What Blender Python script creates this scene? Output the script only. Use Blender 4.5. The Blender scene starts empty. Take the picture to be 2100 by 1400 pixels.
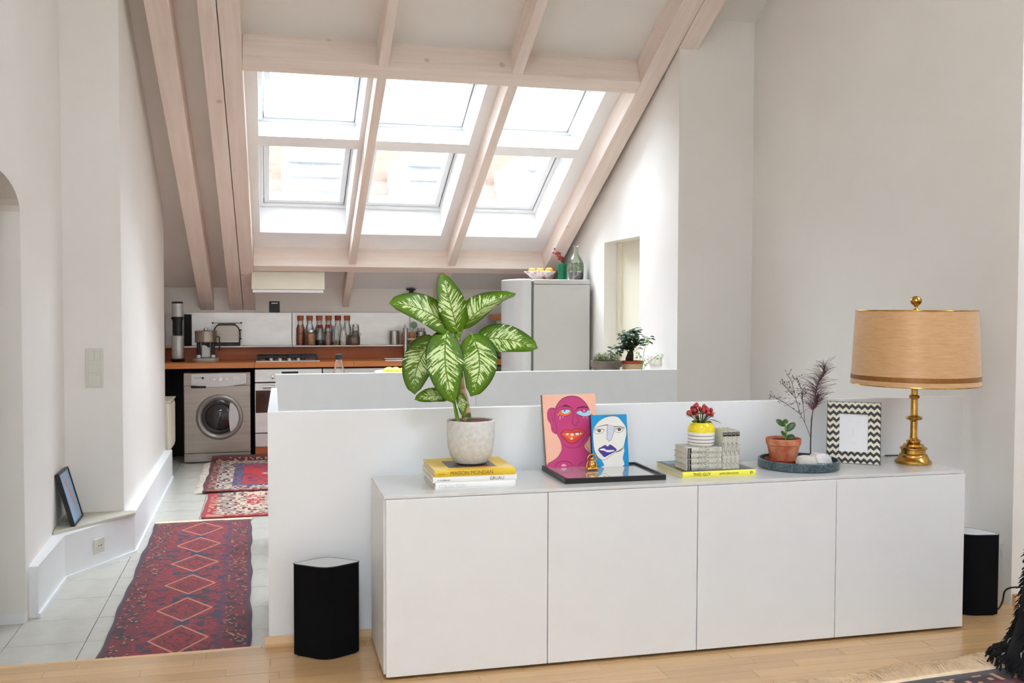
import bpy, bmesh, math, random
from mathutils import Vector, Matrix
random.seed(11)
RN = random.Random(11)
PI = math.pi
SC = bpy.context.scene
COL = SC.collection

# ------------------------------------------------------------------ camera
cam_d = bpy.data.cameras.new('camera')
cam = bpy.data.objects.new('camera', cam_d)
COL.objects.link(cam)
cam_d.sensor_width = 36.0
cam_d.lens = 36.0 * 2010.765 / 2100.0
cam_d.clip_start, cam_d.clip_end = 0.05, 300
_yaw, _pit, _rol = 0.2468295, -0.03755, -0.003030
_f = Vector((math.sin(_yaw) * math.cos(_pit), math.cos(_yaw) * math.cos(_pit), math.sin(_pit)))
_r0 = Vector((math.cos(_yaw), -math.sin(_yaw), 0))
_d0 = _f.cross(_r0)
_r = math.cos(_rol) * _r0 + math.sin(_rol) * _d0
_d = -math.sin(_rol) * _r0 + math.cos(_rol) * _d0
cam.matrix_world = Matrix(((_r.x, -_d.x, -_f.x, -0.4105), (_r.y, -_d.y, -_f.y, -3.4564), (_r.z, -_d.z, -_f.z, 1.3443), (0, 0, 0, 1)))
SC.camera = cam

# ------------------------------------------------------------------ world, daylight, exposure
w = bpy.data.worlds.new('overcast_sky')
SC.world = w
w.use_nodes = True
_bg = w.node_tree.nodes['Background']
# overcast sky: the zenith three times as bright as the horizon
_wt = w.node_tree
_tc = _wt.nodes.new('ShaderNodeTexCoord')
_sp = _wt.nodes.new('ShaderNodeSeparateXYZ')
_wt.links.new(_tc.outputs['Generated'], _sp.inputs[0])
_ma = _wt.nodes.new('ShaderNodeMath')
_ma.operation = 'MULTIPLY_ADD'
_ma.use_clamp = False
_cl = _wt.nodes.new('ShaderNodeClamp')
_wt.links.new(_sp.outputs[2], _cl.inputs[0])
_wt.links.new(_cl.outputs[0], _ma.inputs[0])
SKY_ZENITH = 14.5
_ma.inputs[1].default_value = SKY_ZENITH * 2 / 3
_ma.inputs[2].default_value = SKY_ZENITH / 3
_bg.inputs['Color'].default_value = (0.855, 0.958, 1.09, 1)
_wt.links.new(_ma.outputs[0], _bg.inputs['Strength'])
SC.view_settings.view_transform = 'Standard'
SC.view_settings.look = 'None'
SC.view_settings.gamma = 1.0
SC.view_settings.use_curve_mapping = False
SC.view_settings.exposure = 1.27
SC.cycles.use_denoising = True
SC.cycles.max_bounces = 10
SC.cycles.diffuse_bounces = 6
SC.cycles.glossy_bounces = 4
SC.cycles.transmission_bounces = 8
SC.cycles.transparent_max_bounces = 16
SC.cycles.caustics_reflective = False
SC.cycles.caustics_refractive = False
SC.cycles.sample_clamp_indirect = 6.0

# roof frame: local x = world X, y = down the slope, z = outward normal; o=0 is the underside of the rafters
_m = 0.5
_k = math.sqrt(1 + _m * _m)
RM = Matrix(((1, 0, 0, 0), (0, 1 / _k, _m / _k, 0), (0, -_m / _k, 1 / _k, 4.64), (0, 0, 0, 1)))


def portal(name, M, sx, sy):
    d = bpy.data.lights.new(name, 'AREA')
    d.shape = 'RECTANGLE'
    d.size, d.size_y = sx, sy
    d.cycles.is_portal = True
    o = bpy.data.objects.new(name, d)
    COL.objects.link(o)
    o.matrix_world = M
    return o


SKY_X = (-0.055, 0.835, 1.755)
SKY_S = ((3.90, 5.0), (5.15, 6.25))
for _x in SKY_X:
    for _a, _b in SKY_S:
        portal('skylight_portal', RM @ Matrix.Translation((_x, (_a + _b) / 2, 0.56)), 0.68, 1.02)
# tall windows behind the camera, in the back and side walls of the living room
BACK_Y = -5.6
BACKWIN = ((-0.95, -0.75), )
LEFTWIN = (-3.9, -3.4)
ROOFWIN = (-0.95, 0.15, -4.25, -3.4)   # x0, x1, y0, y1 of a roof window in the rear slope, behind the camera
portal('left_window_portal', Matrix.Translation((-2.2, sum(LEFTWIN) / 2, 1.45)) @ Matrix.Rotation(-PI / 2, 4, 'Z') @ Matrix.Rotation(PI / 2, 4, 'X'), LEFTWIN[1] - LEFTWIN[0], 2.3).rotation_euler = (PI / 2, 0, -PI / 2)
_o = portal('rear_skylight_portal', Matrix.Translation(((ROOFWIN[0] + ROOFWIN[1]) / 2, (ROOFWIN[2] + ROOFWIN[3]) / 2, 5.53 + 0.5 * ((ROOFWIN[2] + ROOFWIN[3]) / 2 + 1.2) + 0.36)), ROOFWIN[1] - ROOFWIN[0], 0.95)
_o.rotation_euler = (math.atan(0.5), 0, 0)
for _a, _b in BACKWIN:
    portal('back_window_portal', Matrix.Translation(((_a + _b) / 2, BACK_Y - 0.1, 1.45)) @ Matrix.Rotation(PI / 2, 4, 'X'), _b - _a, 2.3)


# ------------------------------------------------------------------ materials
def S(r, g, b):
    def c(v):
        v /= 255.0
        return v / 12.92 if v <= 0.04045 else ((v + 0.055) / 1.055) ** 2.4
    return (c(r), c(g), c(b), 1.0)


def nd(t, typ, ins=None, **at):
    n = t.nodes.new('ShaderNode' + typ)
    for k, v in at.items():
        setattr(n, k, v)
    if ins:
        for k, v in ins.items():
            s = n.inputs[k]
            if hasattr(v, 'is_output'):
                t.links.new(v, s)
            else:
                s.default_value = v
    return n


def mt(t, op, a, b=0.0, c=0.0, clamp=False):
    n = t.nodes.new('ShaderNodeMath')
    n.operation = op
    n.use_clamp = clamp
    for i, v in enumerate((a, b, c)):
        if hasattr(v, 'is_output'):
            t.links.new(v, n.inputs[i])
        else:
            n.inputs[i].default_value = v
    return n.outputs[0]


def mixc(t, fac, a, b):
    n = t.nodes.new('ShaderNodeMix')
    n.data_type = 'RGBA'
    for k, v in ((0, fac), (6, a), (7, b)):
        if hasattr(v, 'is_output'):
            t.links.new(v, n.inputs[k])
        else:
            n.inputs[k].default_value = v
    return n.outputs[2]


def ramp(t, fac, stops, interp='LINEAR'):
    n = t.nodes.new('ShaderNodeValToRGB')
    n.color_ramp.interpolation = interp
    e = n.color_ramp.elements
    while len(e) < len(stops):
        e.new(0.5)
    for i, (p, c) in enumerate(stops):
        e[i].position = p
        e[i].color = c
    t.links.new(fac, n.inputs[0])
    return n.outputs[0]


def base(name, col=(0.8, 0.8, 0.8, 1), rough=0.5, metal=0.0, **kw):
    m = bpy.data.materials.new(name)
    m.use_nodes = True
    t = m.node_tree
    p = t.nodes['Principled BSDF']
    p.inputs['Base Color'].default_value = col
    p.inputs['Roughness'].default_value = rough
    p.inputs['Metallic'].default_value = metal
    for k, v in kw.items():
        p.inputs[k.replace('_', ' ')].default_value = v
    return m, t, p


def coords(t, kind='Object', scale=(1, 1, 1), rot=(0, 0, 0)):
    tc = t.nodes.new('ShaderNodeTexCoord')
    mp = nd(t, 'Mapping', {'Vector': tc.outputs[kind], 'Scale': scale, 'Rotation': rot})
    return mp.outputs[0]


def noise(t, vec, scale, detail=3.0, rough=0.55, dist=0.0):
    n = nd(t, 'TexNoise', {'Vector': vec, 'Scale': scale, 'Detail': detail, 'Roughness': rough, 'Distortion': dist})
    return n.outputs[0]


def bump(t, p, h, strength=0.2, dist=0.01):
    b = nd(t, 'Bump', {'Height': h, 'Strength': strength, 'Distance': dist})
    t.links.new(b.outputs[0], p.inputs['Normal'])


def noisy(name, c1, c2, scale=5.0, rough=0.5, metal=0.0, stretch=(1, 1, 1), bmp=0.0, bscale=None, detail=4.0, lo=0.3, hi=0.7, kind='Object', **kw):
    m, t, p = base(name, c1, rough, metal, **kw)
    v = coords(t, kind, stretch)
    f = noise(t, v, scale, detail)
    t.links.new(ramp(t, f, [(lo, c1), (hi, c2)]), p.inputs['Base Color'])
    if bmp:
        bump(t, p, noise(t, v, bscale or scale * 4, 3.0), bmp, 0.004)
    return m


def plain(name, c, rough=0.5, metal=0.0, **kw):
    # a lightly varied plain surface
    c2 = tuple(min(1, x * 0.975) for x in c[:3]) + (1,)
    return noisy(name, c, c2, 9.0, rough, metal, **kw)


def glassy(name, tint=(0.95, 0.97, 0.97, 1), rough=0.02, refl=0.12):
    # thin clear glass: mostly straight-through transmission with a Fresnel sheen
    m = bpy.data.materials.new(name)
    m.use_nodes = True
    t = m.node_tree
    t.nodes.clear()
    out = t.nodes.new('ShaderNodeOutputMaterial')
    tr = nd(t, 'BsdfTransparent', {'Color': tint})
    gl = nd(t, 'BsdfGlossy', {'Color': (1, 1, 1, 1), 'Roughness': rough})
    lw = nd(t, 'LayerWeight', {'Blend': 0.35})
    f = mt(t, 'MULTIPLY_ADD', lw.outputs['Fresnel'], 0.8, refl * 0.4, clamp=True)
    mx = nd(t, 'MixShader', {0: f, 1: tr.outputs[0], 2: gl.outputs[0]})
    t.links.new(mx.outputs[0], out.inputs[0])
    return m


M = {}
M['wall'] = noisy('wall_paint', S(237, 232, 225), S(232, 227, 219), 1.5, 0.9, bmp=0.06, bscale=60)
M['bouncewall'] = noisy('rear_wall_bounce_white', S(238, 240, 241), S(234, 236, 237), 1.5, 0.9)  # unseen rear surfaces, made cool white to neutralise the light they bounce
M['wallsat'] = noisy('wall_satin', S(237, 238, 238), S(233, 234, 234), 2.0, 0.55, bmp=0.03, bscale=40)
M['plaster'] = noisy('ceiling_plaster', S(236, 231, 224), S(230, 225, 216), 2.0, 0.95, bmp=0.08, bscale=45)
M['reveal'] = plain('reveal_lining', S(243, 243, 241), 0.6)
M['winframe'] = plain('window_lacquer', S(240, 241, 240), 0.35)
M['gasket'] = plain('window_gasket', S(96, 98, 98), 0.6)
M['pane'] = glassy('window_glass', (0.97, 0.98, 0.98, 1), 0.0, 0.08)
M['clear'] = glassy('clear_glass', (0.975, 0.985, 0.98, 1), 0.02, 0.12)
M['greenglass'] = glassy('pale_green_glass', (0.84, 0.955, 0.86, 1), 0.02, 0.2)
M['white'] = plain('white_lacquer', S(226, 227, 226), 0.34)
M['toned_top'] = plain('white_lacquer_reflection_tone', S(212, 211, 207), 0.16)  # same white lacquer, greyed to stand for its gloss reflection
M['cream'] = plain('cream_paint', S(232, 226, 205), 0.5)
M['offwhite'] = plain('switch_plastic', S(216, 213, 201), 0.4)
M['black'] = plain('black_plastic', S(16, 16, 18), 0.4)
M['blackmat'] = noisy('black_fabric', S(9, 8, 10), S(14, 13, 16), 400, 0.95, bmp=0.3, bscale=900, Specular_IOR_Level=0.15)
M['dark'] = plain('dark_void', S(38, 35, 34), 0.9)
M['steel'] = noisy('brushed_steel', S(196, 193, 188), S(178, 175, 170), 6, 0.32, 1.0, stretch=(0.4, 1, 14), bmp=0.02)
M['steelmat'] = noisy('satin_steel_sheet', S(226, 223, 218), S(208, 205, 200), 3, 0.42, 0.85, stretch=(1, 1, 3))
M['steelwarm'] = noisy('warm_steel', S(172, 162, 151), S(154, 145, 135), 4, 0.36, 0.9, stretch=(0.3, 1, 8))
M['silver'] = plain('silver_plastic', S(200, 199, 196), 0.35, 0.4)
M['fridge'] = plain('fridge_silver', S(205, 204, 201), 0.38, 0.25)
M['fridgeside'] = plain('fridge_side_grey', S(196, 193, 189), 0.5)
M['chrome'] = plain('chrome', S(215, 215, 215), 0.12, 1.0)
M['brass'] = noisy('aged_brass', S(214, 172, 92), S(172, 128, 58), 30, 0.2, 1.0, bmp=0.02)
M['gold'] = noisy('gold_leaf', S(226, 178, 96), S(190, 138, 60), 40, 0.2, 1.0)
M['iron'] = plain('cast_iron', S(36, 36, 38), 0.5)
M['cork'] = noisy('cork', S(196, 112, 72), S(168, 88, 54), 120, 0.85, bmp=0.2)
M['redcork'] = noisy('reddish_cork', S(176, 66, 52), S(150, 50, 42), 120, 0.8)
M['soil'] = noisy('potting_soil', S(74, 46, 34), S(44, 28, 22), 90, 0.95, bmp=0.6)
M['redsoil'] = noisy('reddish_clay_soil', S(120, 44, 30), S(90, 30, 22), 70, 0.9, bmp=0.5)
M['paper'] = noisy('book_pages', S(232, 224, 206), S(212, 203, 184), 4, 0.9, stretch=(1, 1, 160))
M['ink'] = plain('printing_ink', S(38, 34, 30), 0.6)
M['greyink'] = plain('pale_grey_ink', S(206, 204, 204), 0.6)
M['brownink'] = plain('brown_ink', S(120, 92, 26), 0.6)
M['grout'] = plain('tile_grout', S(112, 107, 98), 0.9)
M['tile'] = noisy('glazed_white_tile', S(204, 201, 190), S(194, 191, 180), 3, 0.25)
M['tilesub'] = plain('subfloor_dark', S(96, 84, 70), 0.9)


def wood(name, c1, c2, rough=0.4, axis=0, scale=1.0, rnd=0.0, kind='Object', coat=0.0, knots=0.0):
    m, t, p = base(name, c1, rough)
    st = [14.0 * scale] * 3
    st[axis] = 0.9 * scale
    v = coords(t, kind, tuple(st))
    oi = t.nodes.new('ShaderNodeObjectInfo')
    off = nd(t, 'VectorMath', {0: v, 1: (0, 0, 0)}, operation='ADD')
    cmb = nd(t, 'CombineXYZ', {0: mt(t, 'MULTIPLY', oi.outputs['Random'], 37.0), 1: mt(t, 'MULTIPLY', oi.outputs['Random'], 11.0), 2: mt(t, 'MULTIPLY', oi.outputs['Random'], 23.0)})
    t.links.new(cmb.outputs[0], off.inputs[1])
    f = noise(t, off.outputs[0], 1.4, 5.0, 0.6, 0.6)
    col = ramp(t, f, [(0.3, c1), (0.7, c2)])
    if rnd:
        col = mixc(t, mt(t, 'MULTIPLY', oi.outputs['Random'], rnd), col, tuple(x * 0.55 for x in c2[:3]) + (1,))
    if knots:
        vo = nd(t, 'TexVoronoi', {'Vector': coords(t, kind, (1, 1, 1)), 'Scale': 2.2})
        kf = ramp(t, vo.outputs['Distance'], [(0.035, (1, 1, 1, 1)), (0.06, (0, 0, 0, 1))])
        col = mixc(t, mt(t, 'MULTIPLY', kf, knots), col, S(150, 118, 100))
    t.links.new(col, p.inputs['Base Color'])
    bump(t, p, f, 0.06, 0.002)
    if coat:
        p.inputs['Coat Weight'].default_value = coat
        p.inputs['Coat Roughness'].default_value = 0.12
    return m


M['beam'] = wood('whitewashed_spruce', S(240, 226, 214), S(228, 208, 194), 0.75, axis=1, knots=0.35)
M['beamx'] = wood('whitewashed_spruce_cross', S(241, 228, 216), S(230, 211, 196), 0.75, axis=0, knots=0.35)
M['parquet'] = wood('oak_parquet', S(214, 176, 126), S(192, 150, 102), 0.28, axis=0, scale=1.0, rnd=0.36, kind='Object', coat=0.4)
M['oaktrim'] = wood('oak_trim', S(222, 184, 136), S(202, 158, 110), 0.4, axis=0)
M['worktop'] = wood('oiled_beech_worktop', S(222, 146, 74), S(202, 118, 54), 0.35, axis=0, rnd=0.25)
M['upstand'] = wood('reddish_wood_upstand', S(206, 114, 60), S(186, 94, 46), 0.4, axis=0)
M['board'] = wood('wooden_board', S(192, 128, 78), S(170, 104, 58), 0.5, axis=0)
M['stonelight'] = noisy('limestone_slab', S(206, 200, 184), S(190, 182, 165), 6, 0.7, bmp=0.1)
M['terracotta'] = noisy('weathered_terracotta', S(192, 98, 62), S(220, 168, 134), 16, 0.85, bmp=0.15, lo=0.4, hi=0.75)
M['saucer'] = noisy('terracotta_saucer', S(186, 84, 52), S(170, 72, 44), 20, 0.8)
M['greypot'] = noisy('grey_brown_clay', S(120, 104, 92), S(92, 78, 68), 14, 0.8, bmp=0.1)


def concrete():
    m, t, p = base('pale_concrete', S(206, 202, 192), 0.85)
    v = coords(t, 'Object')
    f = noise(t, v, 60, 6.0, 0.65)
    vo = nd(t, 'TexVoronoi', {'Vector': v, 'Scale': 110.0})
    pits = ramp(t, mt(t, 'ADD', vo.outputs['Distance'], mt(t, 'MULTIPLY', noise(t, v, 18), 0.5)), [(0.24, (0, 0, 0, 1)), (0.33, (1, 1, 1, 1))])
    col = ramp(t, f, [(0.3, S(196, 194, 187)), (0.55, S(213, 212, 206)), (0.75, S(224, 223, 218))])
    t.links.new(mixc(t, pits, S(160, 155, 144), col), p.inputs['Base Color'])
    bump(t, p, mt(t, 'ADD', mt(t, 'MULTIPLY', pits, 0.6), f), 0.35, 0.003)
    return m


M['concrete'] = concrete()


def marble_dark():
    m, t, p = base('dark_green_marble', S(44, 58, 66), 0.3)
    v = coords(t, 'Object')
    f = noise(t, v, 14, 6.0, 0.7, 1.5)
    g = noise(t, v, 30, 4.0, 0.6, 2.5)
    vein = ramp(t, mt(t, 'ABSOLUTE', mt(t, 'SUBTRACT', g, 0.5)), [(0.0, (1, 1, 1, 1)), (0.035, (0, 0, 0, 1))])
    col = ramp(t, f, [(0.35, S(36, 48, 56)), (0.6, S(58, 78, 88)), (0.75, S(84, 108, 114))])
    t.links.new(mixc(t, mt(t, 'MULTIPLY', vein, 0.45), col, S(150, 172, 176)), p.inputs['Base Color'])
    return m


M['marble'] = marble_dark()


def veined_paper():
    m, t, p = base('map_patterned_paper', S(200, 198, 184), 0.7)
    v = coords(t, 'Object')
    ob = t.nodes.new('ShaderNodeObjectInfo')
    dv = nd(t, 'VectorMath', {0: v, 1: noise(t, v, 22)}, operation='ADD')
    dn = nd(t, 'TexNoise', {'Vector': v, 'Scale': 30.0, 'Detail': 3.0})
    dd = nd(t, 'VectorMath', {0: v, 1: nd(t, 'VectorMath', {0: dn.outputs['Color'], 1: (0.03, 0.03, 0.03)}, operation='MULTIPLY').outputs[0]}, operation='ADD')
    vo = nd(t, 'TexVoronoi', {'Vector': dd.outputs[0], 'Scale': 42.0}, feature='DISTANCE_TO_EDGE')
    ln = ramp(t, vo.outputs['Distance'], [(0.012, (1, 1, 1, 1)), (0.04, (0, 0, 0, 1))])
    gate = ramp(t, noise(t, v, 16), [(0.42, (0, 0, 0, 1)), (0.55, (1, 1, 1, 1))])
    col = ramp(t, noise(t, v, 25), [(0.3, S(206, 204, 190)), (0.7, S(188, 187, 172))])
    t.links.new(mixc(t, mt(t, 'MULTIPLY', ln, gate), col, S(96, 96, 92)), p.inputs['Base Color'])
    return m


M['mappaper'] = veined_paper()


def leaf_mat():
    m, t, p = base('variegated_leaf', S(60, 120, 20), 0.42, Specular_IOR_Level=0.3)
    uv = nd(t, 'UVMap')
    sp = nd(t, 'SeparateXYZ', {0: uv.outputs[0]})
    u, v = sp.outputs[0], sp.outputs[1]
    av = mt(t, 'ABSOLUTE', v)
    ob = t.nodes.new('ShaderNodeObjectInfo')
    s = mt(t, 'SUBTRACT', u, mt(t, 'MULTIPLY', av, 0.20))
    rnd = mt(t, 'MULTIPLY', ob.outputs['Random'], 19.0)
    cv = nd(t, 'CombineXYZ', {0: mt(t, 'MULTIPLY', s, 40.0), 1: mt(t, 'MULTIPLY', v, 1.5), 2: rnd})
    n1 = noise(t, cv.outputs[0], 1.0, 1.5, 0.5, 0.25)
    cv2 = nd(t, 'CombineXYZ', {0: mt(t, 'MULTIPLY', s, 90.0), 1: mt(t, 'MULTIPLY', v, 13.0), 2: rnd})
    n2 = noise(t, cv2.outputs[0], 1.0, 2.0)
    # feathery streaks along the side veins, widest in the middle of the leaf, leaving a green margin
    zone = mt(t, 'SUBTRACT', mt(t, 'MULTIPLY_ADD', mt(t, 'SUBTRACT', 0.5, mt(t, 'ABSOLUTE', mt(t, 'SUBTRACT', u, 0.48))), 1.7, 0.04), mt(t, 'MULTIPLY', av, 0.78))
    zone = mt(t, 'MINIMUM', zone, 0.42)
    d = mt(t, 'ADD', mt(t, 'ADD', mt(t, 'MULTIPLY', zone, 0.62), mt(t, 'MULTIPLY', mt(t, 'SUBTRACT', n1, 0.5), 1.9)), mt(t, 'MULTIPLY', mt(t, 'SUBTRACT', n2, 0.5), 0.6))
    cream = ramp(t, d, [(0.165, (0, 0, 0, 1)), (0.26, (1, 1, 1, 1))])
    inside = ramp(t, mt(t, 'ADD', zone, mt(t, 'MULTIPLY', mt(t, 'SUBTRACT', n2, 0.5), 0.2)), [(0.0, (0, 0, 0, 1)), (0.05, (1, 1, 1, 1))])
    rib = ramp(t, av, [(0.025, (0, 0, 0, 1)), (0.05, (1, 1, 1, 1))])
    fac = mt(t, 'MULTIPLY', mt(t, 'MULTIPLY', cream, rib), inside)
    green = ramp(t, n2, [(0.3, S(58, 92, 0)), (0.7, S(100, 138, 0))])
    green = mixc(t, ramp(t, av, [(0.6, (0, 0, 0, 1)), (1.0, (1, 1, 1, 1))]), green, S(52, 86, 0))
    t.links.new(mixc(t, fac, green, S(206, 222, 158)), p.inputs['Base Color'])
    bump(t, p, n1, 0.12, 0.002)
    return m


M['leaf'] = leaf_mat()
M['petiole'] = noisy('pale_green_petiole', S(128, 172, 44), S(98, 146, 30), 30, 0.45)
M['trunk'] = noisy('ringed_stem', S(70, 96, 34), S(206, 176, 134), 26, 0.7, stretch=(0.6, 0.6, 1.4), bmp=0.3, lo=0.42, hi=0.54)
M['green'] = noisy('jade_leaf', S(52, 92, 26), S(32, 68, 16), 20, 0.35)
M['darkgreen'] = noisy('ficus_leaf', S(46, 80, 38), S(28, 54, 24), 14, 0.5, Specular_IOR_Level=0.25)
M['limegreen'] = noisy('lime_leaf', S(150, 172, 66), S(116, 148, 44), 14, 0.45)
M['sprout'] = noisy('grey_green_sprout', S(150, 158, 110), S(112, 126, 78), 40, 0.6)
M['twig'] = noisy('brown_twig', S(88, 66, 60), S(64, 48, 46), 60, 0.8)
M['plume'] = noisy('purple_brown_plume', S(122, 88, 94), S(92, 62, 72), 60, 0.9)
M['berry'] = noisy('red_berry', S(190, 22, 38), S(150, 12, 26), 30, 0.3)
M['drieberry'] = noisy('dull_red_berry', S(176, 66, 56), S(140, 46, 40), 40, 0.5)
M['yellow'] = plain('yellow_glaze', S(240, 218, 30), 0.12)
M['whiteglaze'] = plain('white_glaze', S(238, 236, 232), 0.2)
M['ybook'] = noisy('yellow_dust_jacket', S(232, 196, 52), S(224, 184, 44), 8, 0.4)
M['wbook'] = plain('white_dust_jacket', S(240, 238, 234), 0.4)
M['lemonbook'] = plain('lemon_dust_jacket', S(244, 234, 84), 0.4)
M['darkcover'] = noisy('dark_photo_cover', S(62, 58, 56), S(84, 78, 74), 10, 0.35)
M['shade'] = None
M['goldband'] = noisy('gold_ribbon', S(150, 98, 42), S(132, 82, 30), 60, 0.35, 0.35, stretch=(1, 1, 0.3))
M['emerald'] = plain('emerald_glass', S(0, 122, 76), 0.08, Transmission_Weight=0.25)
M['bowlpat'] = noisy('floral_bowl', S(240, 232, 226), S(206, 112, 116), 34, 0.25, lo=0.5, hi=0.62)
M['apple'] = noisy('red_yellow_apple', S(236, 176, 72), S(206, 70, 52), 16, 0.3, lo=0.42, hi=0.6)
M['lemon'] = noisy('lemon_peel', S(240, 204, 70), S(226, 184, 50), 60, 0.45, bmp=0.1)
M['crystal'] = noisy('frosted_crystal', S(228, 224, 220), S(206, 202, 200), 12, 0.35, bmp=0.2)
M['ceramic'] = noisy('speckled_ceramic', S(214, 210, 200), S(198, 193, 182), 50, 0.5)
M['fringe'] = noisy('wool_fringe', S(246, 226, 194), S(228, 202, 166), 40, 0.95)
M['fringewhite'] = noisy('cotton_fringe', S(222, 216, 202), S(202, 194, 176), 40, 0.95)
M['throw'] = noisy('black_wool', S(20, 19, 21), S(12, 12, 13), 60, 0.95, bmp=0.5)
M['throwwhite'] = plain('white_wool', S(206, 200, 192), 0.95)
M['rooftile'] = noisy('clay_roof_tile', S(152, 132, 118), S(144, 122, 106), 3, 0.8)
M['stucco'] = noisy('toned_down_stucco', S(160, 158, 156), S(154, 152, 150), 3, 0.9)  # white stucco, tone lowered so daylight does not burn it out
M['bluegrey'] = plain('shutter_grey', S(140, 146, 154), 0.6)
M['shutter'] = plain('shutter_pale', S(190, 192, 196), 0.6)


def shade_mat():
    m, t, p = base('silk_lampshade', S(222, 180, 128), 0.38)
    v = coords(t, 'Object', (6, 6, 60))
    f = noise(t, v, 3.0, 4.0, 0.6, 0.4)
    t.links.new(ramp(t, f, [(0.3, S(214, 172, 124)), (0.7, S(198, 152, 102))]), p.inputs['Base Color'])
    p.inputs['Sheen Weight'].default_value = 0.2
    p.inputs['Metallic'].default_value = 0.12
    bump(t, p, f, 0.05, 0.001)
    return m


M['shade'] = shade_mat()


def chevron_mat():
    m, t, p = base('chevron_inlay', S(230, 224, 200), 0.42)
    tc = t.nodes.new('ShaderNodeTexCoord')
    sp = nd(t, 'SeparateXYZ', {0: tc.outputs['Object']})
    x, z = sp.outputs[0], sp.outputs[2]
    tri = mt(t, 'PINGPONG', mt(t, 'ADD', x, 1.0), 0.0128)
    q = mt(t, 'DIVIDE', mt(t, 'ADD', z, mt(t, 'MULTIPLY', tri, 0.92)), 0.0288)
    fr = mt(t, 'FRACT', mt(t, 'ADD', q, 10.12))
    f = mt(t, 'GREATER_THAN', fr, 0.5)
    t.links.new(mixc(t, f, S(226, 221, 198), S(24, 21, 26)), p.inputs['Base Color'])
    return m


M['chevron'] = chevron_mat()


def lattice_mat():
    m, t, p = base('lattice_pot', S(226, 196, 150), 0.6)
    v = coords(t, 'Object')
    sp = nd(t, 'SeparateXYZ', {0: v})
    ang = mt(t, 'ARCTAN2', sp.outputs[1], sp.outputs[0])
    a = mt(t, 'MULTIPLY', ang, 3.8)
    b = mt(t, 'MULTIPLY', sp.outputs[2], 62.0)
    l1 = mt(t, 'LESS_THAN', mt(t, 'ABSOLUTE', mt(t, 'SUBTRACT', mt(t, 'FRACT', mt(t, 'ADD', a, b)), 0.5)), 0.09)
    l2 = mt(t, 'LESS_THAN', mt(t, 'ABSOLUTE', mt(t, 'SUBTRACT', mt(t, 'FRACT', mt(t, 'SUBTRACT', a, b)), 0.5)), 0.09)
    t.links.new(mixc(t, mt(t, 'MAXIMUM', l1, l2), S(232, 206, 164), S(176, 124, 82)), p.inputs['Base Color'])
    return m


M['lattice'] = lattice_mat()


def rug_nodes(name):
    m, t, p = base(name, S(110, 20, 30), 0.95)
    p.inputs['Sheen Weight'].default_value = 0.15
    tc = t.nodes.new('ShaderNodeTexCoord')
    sp = nd(t, 'SeparateXYZ', {0: tc.outputs['Object']})
    return m, t, p, tc.outputs['Object'], sp.outputs[0], sp.outputs[1]


def block(t, v, scale, seed=0.0):
    # small woven motif cells: a white-noise value per cell
    sn = nd(t, 'VectorMath', {0: v, 1: (1 / scale, 1 / scale, 1)}, operation='MULTIPLY')
    fl = nd(t, 'VectorMath', {0: sn.outputs[0]}, operation='FLOOR')
    wn = nd(t, 'TexWhiteNoise', {'Vector': fl.outputs[0], 'W': seed}, noise_dimensions='4D')
    return wn.outputs[0]


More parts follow.
